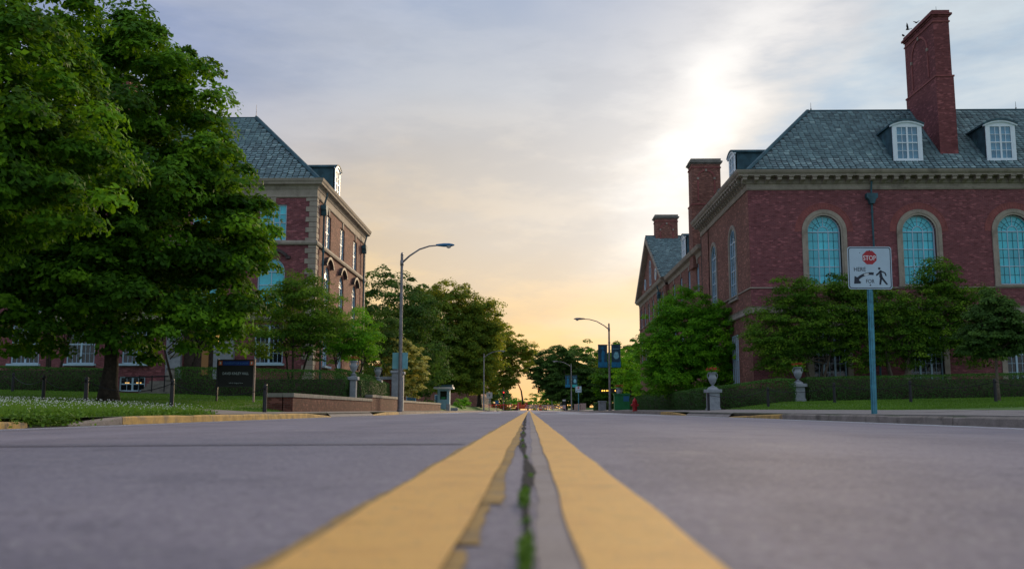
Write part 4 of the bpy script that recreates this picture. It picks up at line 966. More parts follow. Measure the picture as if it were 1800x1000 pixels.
for x in FX + [-19.0]:
    put_window(K, ('rect', 1.6, 2.15, 4, 4, 'glass_teal', 'pair'), (x, YL + .12, 9.95), 0); put_window(K, MT, (x, YL + .12, 5.75), 0, [('sill', sill_mesh(1.6))])
for x in FX: put_window(K, GWk, (x, YL + .1, 2.75), 0, [('sill', sill_mesh(1.65, mname='white_paint'))])
put_window(K, ('rect', 1.5, .85, 4, 2, 'glass_dark', 'pair'), (-22.9, YL + .1, 1.16), 0)
m = MB(); m.box(-23.35, -23.1, YL + .112, YL + .118, 1.62, 1.68); m.box(-22.7, -22.4, YL + .112, YL + .118, 1.62, 1.68); m.build('ceiling_light', 'warm_light', K)
for y in SYs: put_window(K, UW, (XL - .12, y, 9.95), R(90)); put_window(K, MW, (XL - .12, y, 5.75), R(90), [('sill', sill_mesh(1.5))]); put_window(K, ('rect', 1.5, 2.25, 4, 4, 'glass_sky', 'pair'), (XL - .12, y, 2.75), R(90), [('sill', sill_mesh(1.5, mname='white_paint'))])
def hood(fn, c, z):
    m = MB(); a = arc(c, z - .85, 1.18, 42, 138, 12); b = arc(c, z - .85, 1.34, 42, 138, 12); m.strip(a, b, fn, .0, .22)
    e0, e1 = b[-1][0], b[0][0]; zz = a[0][1]
    for s_, e in ((1, e0), (-1, e1)): m.prism([(e - s_ * .12, zz - .1), (e + s_ * .12, zz - .1), (e + s_ * .12, zz + .06), (e - s_ * .12, zz + .06)], fn, .0, .22)
    m.build('window_hood', 'hood_dark', K)
for x in FX + [-19.0]: hood(fA, x, 9.0)
for y in SYs: hood(fB, y, 9.0)
def kst(fn, c, z): MB().prism([(c - .12, z), (c + .12, z), (c + .17, z + .5), (c - .17, z + .5)], fn, -.05, .05).build('keystone', 'limestone', K)
for y in SYs: kst(fB, y, 12.12)
for x in FX + [-19.]: kst(fA, x, 12.12)
PL = [(XF, YL), (XL, YL), (XL, YL1)]
cornice('string_course', K, PL, [(-.05, 9.68), (.12, 9.68), (.16, 9.78), (.12, 9.93), (-.05, 9.93)])
cornice('string_course', K, PL, [(-.05, 5.2), (.10, 5.2), (.14, 5.3), (.10, 5.5), (-.05, 5.5)])
cornice('frieze', K, PL, [(-.3, 12.5), (.05, 12.5), (.08, 12.56), (.05, 12.64), (.05, 13.0), (-.3, 13.0)])
cornice('cornice', K, PL, [(-.3, 13.0), (.08, 13.0), (.12, 13.14), (.16, 13.2), (.36, 13.26), (.38, 13.36), (.44, 13.44), (.48, 13.58), (-.3, 13.58)])
# long-and-short corner stones, with the cornice laid over them
qz = ZL - .6; k = 0
while qz < 12.45:
    a = .62 if k % 2 == 0 else .42; b = .42 if k % 2 == 0 else .62; h = .31
    m = MB(); m.bevbox(XL - a, XL + .05, YL - .05, YL + b, qz + .012, min(qz + h - .012, 12.48), .02); m.build('quoin', 'limestone', K); qz += h; k += 1
qz = ZL - .6; k = 0
while qz < 12.45:
    b = .62 if k % 2 == 0 else .42; m = MB(); m.bevbox(XL - .3, XL + .05, YL1 - b, YL1 + .05, qz + .012, min(qz + .31 - .012, 12.48), .02); m.build('quoin', 'limestone', K); qz += .31; k += 1
downspout(K, fB, 55.35, 13.1, 12.0, ZL); downspout(K, fB, 69.2, 13.1, 12.0, ZL)
KR = 5.5; kx, ky, kz = XL + .1, YL - .1, 13.6
m = MB(); m.add([(kx, ky, kz), (XF, ky, kz), (XF, ky + KR, kz + KR), (kx - KR, ky + KR, kz + KR), (kx, YL1, kz), (kx - KR, YL1 - KR, kz + KR), (XF, YL1 - KR, kz + KR), (XF, YL1, kz)], [(0, 3, 2, 1), (0, 4, 5, 3), (3, 5, 6, 2), (4, 7, 6, 5)])
kroof = m.build('roof', 'roof_base', K)
slate_roof(kroof, (kx, ky, kz), (-1, 0, 0), (0, q, q), lambda v: (v * q + .33, kx - XF), KR / q, lambda a, b: (0 if a < 8 else 50) + b + a * .5, 6)
m = MB(); m.tube([(kx, ky, kz), (kx - KR, ky + KR, kz + KR)], .15, 6); m.tube([(kx - KR, ky + KR, kz + KR), (XF, ky + KR, kz + KR)], .07, 6); m.tube([(kx - KR, ky + KR, kz + KR), (kx - KR, YL1 - KR, kz + KR)], .07, 6); m.build('ridge_cap', 'copper_blue', kroof)
lightning_rod(kroof, kx - KR, ky + KR, kz + KR, .9)
for y in (62.3,): dormer(kroof, (XL - .55, y, 14.35), R(90), cop='copper_blue', sc=.92)
chimney(K, -27.6, -25.6, 57.5, 59, 14.5, 21.5, 'brick_brown', belt=19.0, panel='front')
# entrance: limestone portal, door with lit glass
po = thing('portal', Vector((-19.1, YL, ZL)) - worldloc(K)); po.parent = K
m = MB(); m.box(-20.9, -20.05, YL - .3, YL - .01, ZL, 5.0); m.box(-18.15, -17.0, YL - .3, YL - .01, ZL, 5.0); m.box(-21.1, -16.8, YL - .45, YL - .01, 5.0, 5.18); m.build('pilaster', 'stone_pale', po)
m = MB(); m.strip(arc(-20.47, 3.4, .22, 0, 360, 14), arc(-20.47, 3.4, .30, 0, 360, 14), fA, .3, .36); m.lathe([(.16, 0), (.3, .2), (.32, .5), (.2, .75), (.26, .85)], (-20.47, YL - .55, 1.6), 12); m.build('ornament', 'cap_stone', po)
MB().box(-19.98, -18.22, YL + .1, YL + .16, 1.36, 4.42).build('door', 'bark', po)
m = MB(); m.box(-18.95, -18.55, YL + .06, YL + .09, 2.1, 3.5); m.build('door_glass', 'room_glow', po)
m = MB(); m.lathe([(.1, 0), (.14, .1), (.14, .3), (.05, .4)], (-17.9, YL - .35, 4.0), 10); m.build('lantern', 'warm_light', po)
stp = thing('entrance_steps', (-20.8, 52, .9), 'stone entrance steps with iron railing in front of the left hall', 'steps')
for i in range(5): MB().box(-21.6, -17.4, 53.6 - .35 * (5 - i), 53.6, T(-20, 50) + .16 * i, T(-20, 50) + .16 * (i + 1) - .004).build('step', 'cap_stone', stp)
m = MB()
for x in (-21.6, -20.9, -20.2): m.tube([(x, 51.9, .8), (x, 51.9, 2.0)], .03, 6)
m.tube([(-22.4, 51.9, 1.9), (-20.0, 51.9, 1.95)], .035, 6); m.build('railing', 'iron', stp)
# ================================================================== STREET FURNITURE
XZ = lambda x, y, z: Matrix.Translation((x, y, z)) @ Matrix.Rotation(R(90), 4, 'X')       # local x right, y up, facing the camera
def lamp(x, y, side, label, banners=False, plate=False, mat_='galvanised', H=8.0, k=1.):
    z = T(x, y); t = thing('street_lamp', (x, y, z), label, 'street lamp', 'cobra head lamps along the street'); s = -side     # the arm reaches over the road
    MB().tube([(x, y, z - .1), (x, y, z + .12), (x, y, z + .13), (x, y, z + H)], [.16, .16, .115, .075], 12).build('pole', mat_, t, smooth=False)
    m = MB()
    m.tube([(x, y, z + H - .45), (x + s * .5 * k, y, z + H - .05), (x + s * 1.15 * k, y, z + H + .32), (x + s * 1.8 * k, y, z + H + .5), (x + s * 2.3 * k, y, z + H + .54)], [.055, .05, .045, .042, .04], 8)
    m.tube([(x, y, z + H - .6), (x, y, z + H - .3)], .10, 10); m.tube([(x, y, z + H), (x, y, z + H + .1), (x, y, z + H + .16)], [.085, .06, .02], 10); m.build('arm', 'galvanised' if mat_ == 'galvanised' else mat_, t, smooth=True)
    m = MB(); hx = x + s * (2.3 * k + .45)
    V = []
    prof = [(-.5, .04, .05), (-.35, .10, .07), (-.05, .17, .10), (.25, .19, .10), (.45, .13, .06), (.55, .04, .02)]
    m.cur = 0
    pts = [(hx + s * a, y, z + H + .56) for a, b, c in prof]
    n = 10; F = []
    for (a, b, c) in prof:
        for k in range(n): an = 2 * math.pi * k / n; V.append((hx + s * a, y + b * math.cos(an), z + H + .56 + c * math.sin(an)))
    for i in range(len(prof) - 1):
        for k in range(n): k2 = (k + 1) % n; F.append((i * n + k, i * n + k2, (i + 1) * n + k2, (i + 1) * n + k))
    F += [tuple(reversed(range(n))), tuple(range((len(prof) - 1) * n, len(prof) * n))]
    m.add(V, F); h = m.build('lamp_head', 'blue_paint' if mat_ == 'galvanised' and y < 60 else 'galvanised', t, smooth=True)
    m = MB(); m.lathe([(.02, -.13), (.10, -.10), (.15, -.03), (.15, 0)], (hx + s * .22, y, z + H + .50), 12); m.build('lens', 'glass_lamp', h)
    m = MB()
    for zz in (1.9, 4.1, 4.25, 6.3): m.tube([(x, y, z + zz), (x, y, z + zz + .05)], .125, 10)
    m.build('clamp_band', 'galvanised', t)
    if plate: MB().bevbox(x - .46, x + .40, y + .12, y + .13, z + 2.35, z + 3.25, .002).build('sign_plate', 'sign_back', t)
    if banners:
        for sg in (-1, 1):
            b = thing('banner', (0, 0, 0)); b.parent = t; x0 = x + sg * .62; zb, zt = z + 4.0, z + 6.1
            m = MB(); nn = 8; V = []
            for j in range(nn + 1):
                for i_ in range(5): V.append((x0 + (i_ / 4 - .5) * .86, y - .02 + .03 * math.sin(j * .9 + i_ * .8), zb + (zt - zb) * j / nn))
            F = [(j * 5 + i_, j * 5 + i_ + 1, (j + 1) * 5 + i_ + 1, (j + 1) * 5 + i_) for j in range(nn) for i_ in range(4)]
            m.add(V, F); n2 = len(V); m.add([(a, b_ + .012, c) for a, b_, c in V], [tuple(reversed(f)) for f in F]); m.build('cloth', 'banner_dark', b)
            m = MB(); m.box(x0 - .43, x0 + .43, y - .065, y - .055, zb + .02, zb + .5); m.build('print', 'banner_blue' if y < 120 or sg < 0 else 'banner_teal', b)
            m = MB()
            if sg > 0:   # pale printed shapes on the right-hand cloth
                m.prism(arc(x0 + .02, zb + 1.05, .26, 0, 345, 14), lambda u, w_, d: (u, y - .062 - d, w_), 0, .004); m.prism([(x0 - .22, zb + 1.2), (x0 + .25, zb + 1.15), (x0 + .2, zb + 1.42), (x0 - .05, zb + 1.48)], lambda u, w_, d: (u, y - .068 - d, w_), 0, .004)
                m.prism([(x0 - .3, zb + 1.72), (x0 + .3, zb + 1.72), (x0 + .3, zb + 1.76), (x0 - .3, zb + 1.76)], lambda u, w_, d: (u, y - .062 - d, w_), 0, .004)
            else:
                m.prism([(x0 - .1, zb + .5), (x0 + .12, zb + .5), (x0 + .2, zb + 1.4), (x0 + .02, zb + 1.7), (x0 - .12, zb + 1.3)], lambda u, w_, d: (u, y - .062 - d, w_), 0, .004); m.prism(arc(x0 - .02, zb + 1.8, .12, 0, 330, 10), lambda u, w_, d: (u, y - .062 - d, w_), 0, .004)
            m.build('print', 'banner_light' if sg > 0 else 'banner_blue', b)
            m = MB(); m.tube([(x, y, zt + .02), (x0 + sg * .45, y, zt + .02)], .025, 6); m.tube([(x, y, zb - .02), (x0 + sg * .45, y, zb - .02)], .025, 6); m.build('bracket', 'iron', b)
    return t
lamp(-7.13, 52, -1, 'tall grey street lamp with a blank square sign plate, in front of the stone gate', plate=True, H=8.72, k=.85)
lamp(7.5, 88, 1, 'tall street lamp carrying two dark blue banners, nearest on the right', banners=True)
lamp(-7.0, 146, -1, 'distant street lamp without banners in front of the big tree on the left', H=8.6)
lamp(7.4, 166, 1, 'farther right street lamp carrying two small banners with a teal foot', banners=True)

def stop_here_sign(x, y, label, detail=True, lean=0.0):
    z = T(x, y); t = thing('crossing_sign', (x, y, z), label, 'road sign', 'square pedestrian crossing signs')
    m = MB(); hh = 2.64
    # perforated u-channel post
    for a in (-.028, .028): m.box(x + a - .004, x + a + .004, y + .01, y + .05, z - .1, z + hh + .9)
    m.box(x - .024, x + .024, y + .01, y + .018, z - .1, z + hh + .9)
    for a in (-.045, .045): m.box(x + a - .016, x + a + .016, y + .042, y + .05, z - .1, z + hh + .9)
    m.build('post', 'post_teal', t)
    if detail:
        m = MB()
        for k in range(100): zz = z + .06 + k * .0254; m.cbox((x, y + .0085, zz), (.011, .002, .011))
        tag(m.build('post_hole', 'sign_black', t), kind='stuff')
    W = .46; b = .05
    def rrect(w_, h, r_, n=5):
        P = []
        for cx, cz, a0 in ((w_ - r_, h - r_, 0), (-w_ + r_, h - r_, 90), (-w_ + r_, -h + r_, 180), (w_ - r_, -h + r_, 270)): P += arc(cx, cz, r_, a0, a0 + 90, n)
        return P
    C = z + hh + W; fn = lambda u, w_, d: (x + u, y - d, C + w_)
    p = MB().prism(rrect(W, W, .06), fn, 0, .004).build('plate', 'sign_white', t)
    MB().strip(rrect(W - .034, W - .034, .045), rrect(W - .018, W - .018, .052), fn, .0045, .006, closed=True).build('border', 'sign_black', p)
    oc = [(.158 * math.cos(R(22.5 + 45 * i)), .222 + .158 * math.sin(R(22.5 + 45 * i))) for i in range(8)]; ocw = [(.170 * math.cos(R(22.5 + 45 * i)), .222 + .170 * math.sin(R(22.5 + 45 * i))) for i in range(8)]
    MB().prism(oc, fn, .005, .0065).build('octagon', 'sign_red', p)
    M = XZ(x, y, C)
    text('STOP', .265, .105, 0, .215, p, 'white_plain', M, ext=.009, bold=.012)
    # walking figure
    g_ = MB(); g_.prism(arc(.195, -.013, .026, 0, 340, 14), fn, .005, .0065)
    for poly in ([(.205, -.05), (.232, -.05), (.262, -.20), (.215, -.215), (.19, -.2)], [(.212, -.052), (.16, -.11), (.128, -.135), (.122, -.165), (.14, -.172), (.185, -.137), (.22, -.09)],
                 [(.225, -.052), (.325, -.1), (.345, -.17), (.335, -.175), (.318, -.172), (.302, -.118), (.232, -.086)], [(.215, -.205), (.262, -.2), (.365, -.35), (.352, -.362), (.33, -.36), (.232, -.235)], [(.208, -.19), (.25, -.215), (.222, -.36), (.19, -.362), (.185, -.352)]):
        g_.prism(poly, fn, .0052, .0066)
    g_.build('walking_figure', 'sign_black', p)
    # arrow
    aw = MB(); inn = arc(.02, -.52, .37, 82, 138, 10); outp = arc(.02, -.53, .435, 82, 138, 10); aw.strip(inn, outp, fn, .005, .0066)
    aw.prism([(-.34, -.345), (-.325, -.175), (-.19, -.335)], fn, .0053, .0067); aw.prism([(-.34, -.345), (-.325, -.175), (-.255, -.21), (-.225, -.28), (-.185, -.31)], fn, .0055, .0069)
    aw.build('arrow', 'sign_black', p)
    if detail:
        text('HERE', .245, .085, -.21, -.03, p, 'sign_black', M, ext=.007, bold=.006); text('FOR', .175, .085, .0, -.287, p, 'sign_black', M, ext=.007, bold=.006)
        s_ = MB(); s_.prism([(-.13, -.135), (-.06, -.112), (-.02, -.115), (-.035, -.15), (-.09, -.168), (-.128, -.16)], fn, .007, .008); s_.build('sticker', 'letter_grey', p)
        bo = MB(); bo.prism(arc(.0, -.37, .014, 0, 330, 10), fn, .004, .012); bo.prism(arc(0, .37, .012, 0, 330, 10), fn, .007, .012); bo.prism(arc(-.2, .325, .008, 0, 330, 8), fn, .004, .008); bo.build('bolt', 'iron', p)
    return t
s1_ = stop_here_sign(7.25, 20.0, 'white square STOP here for pedestrians sign on a blue green post by the right kerb'); s1_.rotation_euler = (0, R(0.8), R(-3))
stop_here_sign(7.3, 140, 'small distant copy of the STOP here for pedestrians sign beside two stone blocks', detail=False)

# dark campus sign
x, y = -10.95, 35.; z = T(x, y); t = thing('building_sign', (x, y, z), 'dark name board on two posts with blue header standing on the left lawn', 'sign')
for sx in (-.69, .69): MB().cbox((x + sx, y + .02, z + .78), (.055, .10, 1.6)).build('post', 'pink_stone' if sx > 0 else 'black_metal', t)
bd = MB().box(x - .655, x + .655, y - .02, y + .06, z + .58, z + 1.56).build('board', 'sign_board', t)
MB().box(x - .655, x + .655, y - .03, y + .065, z + .545, z + .577).build('rail', 'black_metal', t)
MB().box(x - .50, x + .50, y - .026, y - .0205, z + 1.34, z + 1.50).build('header', 'sign_navy', bd)
for sx in (-1, 1):
    e = MB().box(x + sx * .585 - .065, x + sx * .585 + .065, y - .0262, y - .0205, z + 1.35, z + 1.50).build('emblem', 'sign_orange', bd)
M = XZ(x, y - .03, z)
for sx in (-1, 1): text('I', .05, .09, sx * .585, 1.425, bd, 'white_plain', M, bold=.01)
text('UNIVERSITY OF ILLINOIS', .92, .07, 0, 1.42, bd, 'letter_blue', M, bold=.004); text('DAVID KINLEY HALL', .98, .095, 0, 1.04, bd, 'letter_grey', M, bold=.006); text('1407 W. Gregory Drive', .52, .05, .02, .68, bd, 'letter_grey', M)

# posts with chains
def bollard(x, y, h, label):
    z = T(x, y); t = thing('chain_post', (x, y, z - .02), label, 'chain post', 'dark posts carrying chains round the lawns')
    MB().tube([(x, y, z - .1), (x, y, z + h - .03), (x, y, z + h)], [.062, .058, .042], 10).build('shaft', 'black_metal', t)
    MB().tube([(x - .03, y, z + h - .12), (x + .03, y, z + h - .12)], .075, 8).build('ring', 'iron', t); return t
def chain(a, b, h, label, sag=.28):
    pts = []
    for i in range(13):
        f = i / 12; x = a[0] + (b[0] - a[0]) * f; y = a[1] + (b[1] - a[1]) * f; pts.append((x, y, (T(*a) * (1 - f) + T(*b) * f) + h - .12 - sag * 4 * f * (1 - f)))
    m = MB()
    for i in range(12): m.tube([pts[i], pts[i + 1]], .011, 4)
    o = m.build('chain', 'iron'); return tag(o, label, 'chain', 'sagging chains between posts')
LP = [(-7.75, 27.6), (-10.5, 27.6), (-13.05, 27.6), (-16.6, 32.), (-23.2, 42.)]
LN = ['dark chain post at the lawn corner nearest the low brick wall', 'dark chain post between the name board and the maple trunk', 'dark chain post left of the maple trunk behind the clover', 'thin chain post in front of the far left hedge', 'chain post at the left edge of the photograph']
for p_, l_ in zip(LP, LN): bollard(*p_, .82, l_)
CN = ['chain sagging in front of the dark name board', 'chain sagging in front of the maple trunk', 'chain running back from the post left of the maple trunk', 'leftmost chain, in front of the far left hedge']
for i in range(4): chain(LP[i], LP[i + 1], .82, CN[i])
RP = [(8.5, 45), (10.75, 42.75), (13.0, 40.5), (15.3, 38.2), (17.6, 36), (19.9, 33.7)]
RN = ['black chain post in front of the nearest pale stone pedestal', 'black chain post midway between the two urn pedestals', 'black chain post between second urn and road sign post', 'black chain post just right of the road sign post', 'black chain post beside the slender young tree trunk', 'black chain post beyond the right edge of the photograph']
for p_, l_ in zip(RP, RN): bollard(*p_, .86, l_)
RC = ['chain hanging just right of the nearest urn pedestal', 'chain crossing in front of the second urn pedestal', 'chain passing behind the road sign post', 'chain sagging left of the slender young tree', 'chain at the right edge of the photograph']
for i in range(5): chain(RP[i], RP[i + 1], .86, RC[i], .2)

# urns on pedestals
def urn(x, y, zp, label, fl='flower_red', seed=1, s=1.):
    t = thing('urn', (x, y, zp), label, 'urn', 'stone urns planted with flowers')
    pf = [(r_ * .84, z_) for r_, z_ in [(.20, 0), (.20, .06), (.09, .10), (.08, .16), (.15, .20), (.27, .36), (.33, .52), (.345, .62), (.30, .70), (.26, .76), (.25, .88), (.30, .92), (.35, .95), (.35, 1.0), (.28, 1.0)]]
    MB().lathe([(r * s, z_ * s) for r, z_ in pf], (x, y, zp), 20).build('bowl', 'stone_pale', t, smooth=True)
    for sx in (-1, 1): MB().tube([(x + sx * s * a, y, zp + s * b) for a, b in ((.26, .55), (.33, .66), (.34, .82), (.29, .92), (.24, .86))], [.028 * s] * 5, 6).build('handle', 'stone_pale', t, smooth=True)
    r = np.random.default_rng(seed); n = 220
    P = np.stack([r.normal(size=n) * .17 * s, r.normal(size=n) * .17 * s, s * (1.0 + np.abs(r.normal(size=n)) * .13)], 1); N = unit(r.normal(size=(n, 3)) + np.array([0, 0, .5]))
    V, F, tt = leaves(P, N, np.full(n, .10 * s), r.random(n), .7, seed); o = linkmesh('leaves', rawmesh('leaves', V, F, 'leaf_bright', tt), t)
    P = np.stack([r.normal(size=n) * .17 * s, r.normal(size=n) * .14 * s, s * (1.12 + r.random(n) * .2 * np.where(np.sin(7 * r.random(n)) > 0, 1, .6))], 1)
    V, F, tt = leaves(P, unit(r.normal(size=(n, 3)) + np.array([0, -.4, .4])), np.full(n, .085 * s), r.random(n), .9, seed + 1); linkmesh('flowers', rawmesh('flowers', V, F, fl), t)
    return t
def pedestal(x, y, w_, h, label):
    z = T(x, y); t = thing('pedestal', (x, y, z - .05), label, 'pedestal', 'square stone pedestals')
    MB().bevbox(x - w_ / 2 - .04, x + w_ / 2 + .04, y - w_ / 2 - .04, y + w_ / 2 + .04, z - .1, z + .12, .02).build('plinth', 'stone_pale', t)
    MB().bevbox(x - w_ / 2, x + w_ / 2, y - w_ / 2, y + w_ / 2, z + .12, z + h - .26, .015).build('shaft', 'stone_pale', t)
    m = MB(); m.bevbox(x - w_ / 2 - .1, x + w_ / 2 + .1, y - w_ / 2 - .1, y + w_ / 2 + .1, z + h - .26, z + h - .11, .02); m.lathe([(w_ * .52, 0), (w_ * .48, .04), (w_ * .36, .10), (.2, .12)], (x, y, z + h - .11), 16); m.build('cap', 'stone_pale', t); return z + h
zt = pedestal(8.95, 46.2, .56, 1.13, 'pale stone pedestal under the nearest urn, at the end of the right hedge'); urn(8.95, 46.2, zt, 'tall stone urn with bright red flowers in front of the rounded green tree', seed=2, s=.72)
zt = pedestal(13.5, 47.6, .52, .98, 'pale stone pedestal between two stretches of the right hedge'); urn(13.5, 47.6, zt, 'stone urn with red flowers in front of the dark crab apple, right', seed=5, s=.72)
zt = pedestal(-8.52, 45.6, .30, 1.55, 'stone pedestal in the gap of the left hedge'); urn(-8.52, 45.6, zt, 'weathered urn with orange flowers above the gap in the left hedge', 'flower_orange', 7, .66)
zt = pedestal(-8.6, 53.5, .3, 1.6, 'stone pedestal hidden behind the bright end of the left hedge'); urn(-8.6, 53.5, zt, 'farther left urn with orange flowers just left of the lamp pole', 'flower_orange', 9, .62)
zt = pedestal(9.9, 104, .8, 1.2, 'stone pedestal under the urn beside the green box'); urn(9.9, 104, zt, 'pale urn behind the red hydrant, far down the street on the right', seed=12, s=1.1)

# low brick wall with stone coping (steps up once), gate
def low_wall(x0, x1, y0, y1, z0, z1, label, n):
    t = thing('garden_wall', ((x0 + x1) / 2, y0, z0), label, 'wall', 'low brick walls with stone coping')
    MB().box(x0, x1, y0, y1, z0, z1 - .13).build('brickwork', 'brick_low', t)
    L = (y1 - y0) / n
    for i in range(n): MB().bevbox(x0 - .04, x1 + .04, y0 - (.04 if i == 0 else 0) + i * L + .004, y0 + (i + 1) * L - .004, z1 - .13, z1, .012).build('coping_stone', 'cap_stone', t)
    return t
low_wall(-8.2, -7.88, 31.4, 47.2, -.1, .66, 'low brick wall with pale coping beside the left pavement, nearer stretch', 11)
low_wall(-8.2, -7.88, 47.25, 56.6, -.1, .86, 'slightly taller low brick wall stretch behind the left lamp pole', 7)
low_wall(-8.2, -7.88, 58.9, 84, -.1, .70, 'low brick wall stretch beyond the stone gate', 16)
# return along the lawn front
low_wall(-8.75, -8.24, 31.4, 31.75, -.1, .66, 'short stone capped end pier of the low brick wall', 1)
for yy, l_ in ((56.9, 'nearer square stone gate pier topped by a ball'), (58.6, 'farther square stone gate pier topped by a ball')):
    x = -8.05; z = T(x, yy); t = thing('gate_pier', (x, yy, z - .1), l_, 'gate pier', 'gate piers with ball tops')
    MB().bevbox(x - .24, x + .24, yy - .24, yy + .24, z - .1, z + 2.25, .03).build('shaft', 'stone_pale', t); MB().bevbox(x - .31, x + .31, yy - .31, yy + .31, z + 2.25, z + 2.4, .03).build('cap', 'stone_pale', t)
    MB().sphere((x, yy, z + 2.66), .27, 18).build('ball', 'stone_pale', t, smooth=True)
t = thing('iron_gate', (-8.0, 57.75, .1), 'dark iron gate closed between the two ball topped piers', 'gate')
for k in range(11): MB().tube([(-8., 57.2 + k * .11, .25), (-8., 57.2 + k * .11, 1.9)], .014, 5).build('bar', 'iron', t)
MB().box(-8.03, -7.97, 57.17, 58.34, .22, .28).build('rail', 'iron', t); MB().box(-8.03, -7.97, 57.17, 58.34, 1.7, 1.76).build('rail', 'iron', t)
low = thing('garden_wall', (-9.7, 55.0, .6), 'taller brick wall with grey coping behind the left gate', 'wall'); MB().box(-12.2, -8.4, 59.0, 59.4, .3, 2.0).build('brickwork', 'brick_low', low); MB().box(-12.2, -8.3, 58.95, 59.45, 2.0, 2.18).build('coping_stone', 'stone_pale', low)

# ticket booth
x, y = -8.3, 92.; z = T(x, y); t = thing('booth', (x, y, z), 'small pale blue booth with a flat overhanging roof under the big tree', 'booth')
m = MB(); m.box(x - .62, x + .62, y - .6, y + .6, z, z + .08); m.box(x - .58, x - .32, y - .55, y + .55, z + .08, z + 1.95); m.box(x + .32, x + .58, y - .55, y + .55, z + .08, z + 1.95); m.box(x - .32, x + .32, y - .54, y + .54, z + .08, z + .95); m.box(x - .32, x + .32, y - .54, y + .54, z + 1.75, z + 1.95); m.build('cabin', 'booth_blue', t)
MB().box(x - .32, x + .32, y - .5, y - .47, z + .95, z + 1.75).build('window', 'glass_dark', t); MB().box(x - .22, x + .2, y - .53, y - .51, z + .98, z + 1.2).build('notice', 'green_paint', t)
MB().bevbox(x - .95, x + .95, y - .9, y + .9, z + 1.95, z + 2.12, .03).build('roof', 'white_plain', t); MB().box(x - .85, x + .85, y - .8, y + .8, z + 2.124, z + 2.36).build('parapet', 'copper', t)
for i, (xx, yy, w_, h, l_) in enumerate(((-7.55, 88, .34, .62, 'upright stone block right of the booth'), (-7.35, 93, .7, .3, 'low pale stone bench block beyond the booth'))):
    o = MB().bevbox(xx - w_ / 2, xx + w_ / 2, yy - .3, yy + .3, T(xx, yy) - .05, T(xx, yy) + h, .04).build('stone_block', 'stone_pale'); tag(o, l_, 'stone block')

# hydrant
x, y = 7.35, 66.; z = T(x, y); t = thing('fire_hydrant', (x, y, z - .02), 'red fire hydrant on the pavement in front of the right hedge', 'hydrant')
MB().lathe([(.20, 0), (.20, .05), (.15, .06), (.15, .50), (.19, .51), (.19, .56), (.16, .58)], (x, y, z - .02), 16).build('barrel', 'red_paint', t, smooth=False)
MB().lathe([(.165, .56), (.16, .68), (.12, .80), (.06, .86), (.045, .87), (.045, .95), (.01, .96)], (x, y, z - .02), 16).build('bonnet', 'red_paint', t, smooth=True)
for sx in (-1, 1): MB().tube([(x, y, z + .42), (x + sx * .22, y, z + .42), (x + sx * .22, y, z + .42), (x + sx * .27, y, z + .42)], [.075, .075, .09, .06], 10).build('nozzle', 'red_paint', t)
MB().tube([(x, y, z + .40), (x, y - .24, z + .40)], [.1, .1], 10).build('nozzle', 'red_paint', t)
# right side distant furniture
x, y = 9.0, 92; z = T(x, y); t = thing('storage_box', (x, y, z), 'bright green box stand behind the red hydrant', 'box')
MB().bevbox(x - .75, x + .75, y - .5, y + .5, z, z + 1.45, .03).build('body', 'green_paint', t); MB().box(x - .8, x + .8, y - .55, y + .55, z + 1.455, z + 1.6).build('lid', 'green_paint', t); MB().box(x + .1, x + .65, y - .52, y - .51, z + .85, z + 1.35).build('panel', 'blue_paint', t)
x, y = 9.4, 112; z = T(x, y); t = thing('message_sign', (x, y, z), 'dark electronic message board with amber dots above the far pedestal', 'message board')
MB().tube([(x + .2, y + .05, z), (x + .2, y + .05, z + 2.0)], .06, 8).build('post', 'iron', t); MB().box(x - 1.0, x + 1.1, y - .1, y + .1, z + 2.0, z + 2.5).build('case', 'sign_board', t)
for k in (-.75, -.5, -.2, .05, .8): MB().box(x + k - .08, x + k + .08, y - .12, y - .101, z + 2.18, z + 2.32).build('light_dot', 'amber_light', t)
x, y = 7.75, 96; z = T(x, y); t = thing('waste_bin', (x - 0.35, y, z), 'square grey stone bin left of the near banner lamp', 'bin'); x -= .35
MB().bevbox(x - .36, x + .36, y - .36, y + .36, z, z + .85, .03).build('body', 'stone_pale', t); MB().bevbox(x - .42, x + .42, y - .42, y + .42, z + .85, z + .97, .03).build('lid', 'stone_pale', t)
for i, (xx, l_) in enumerate(((8.15, 'left one of two pinkish stone blocks under the distant crossing sign'), (9.1, 'right one of two pinkish stone blocks under the distant crossing sign'))):
    o = MB().bevbox(xx - .45, xx + .45, 150, 151, T(xx, 150), T(xx, 150) + 1.05 - .08 * (1 - i), .05).build('stone_block', 'pink_stone'); tag(o, l_, 'stone block', 'pair of pinkish stone blocks')
    o.location.x -= 0.55
x, y = 7.0, 190; z = .1; t = thing('notice_stand', (x, y, z), 'narrow black and white notice stand left of the far banner lamp', 'notice stand')
MB().box(x - .35, x + .35, y - .1, y + .1, z, z + 2.2).build('frame', 'sign_board', t); MB().box(x - .3, x + .3, y - .13, y - .101, z + 1.75, z + 2.05).build('notice', 'white_plain', t); MB().box(x - .3, x + .3, y - .13, y - .101, z + .2, z + .95).build('notice', 'sign_white', t)
def small_sign(x, y, hh, w_, mname, label, back=True):
    z = T(x, y); t = thing('road_sign', (x, y, z), label, 'road sign'); MB().tube([(x, y, z), (x, y, z + hh + w_ * .9)], .04, 6).build('post', 'galvanised', t); p = MB().bevbox(x - w_ / 2, x + w_ / 2, y - .05, y - .04, z + hh, z + hh + w_, .003).build('plate', mname, t)
    return p, z + hh + w_ / 2
p, zc_ = small_sign(-6.95, 165, 2.1, 1.05, 'white_plain', 'small white square sign right of the distant left lamp'); 
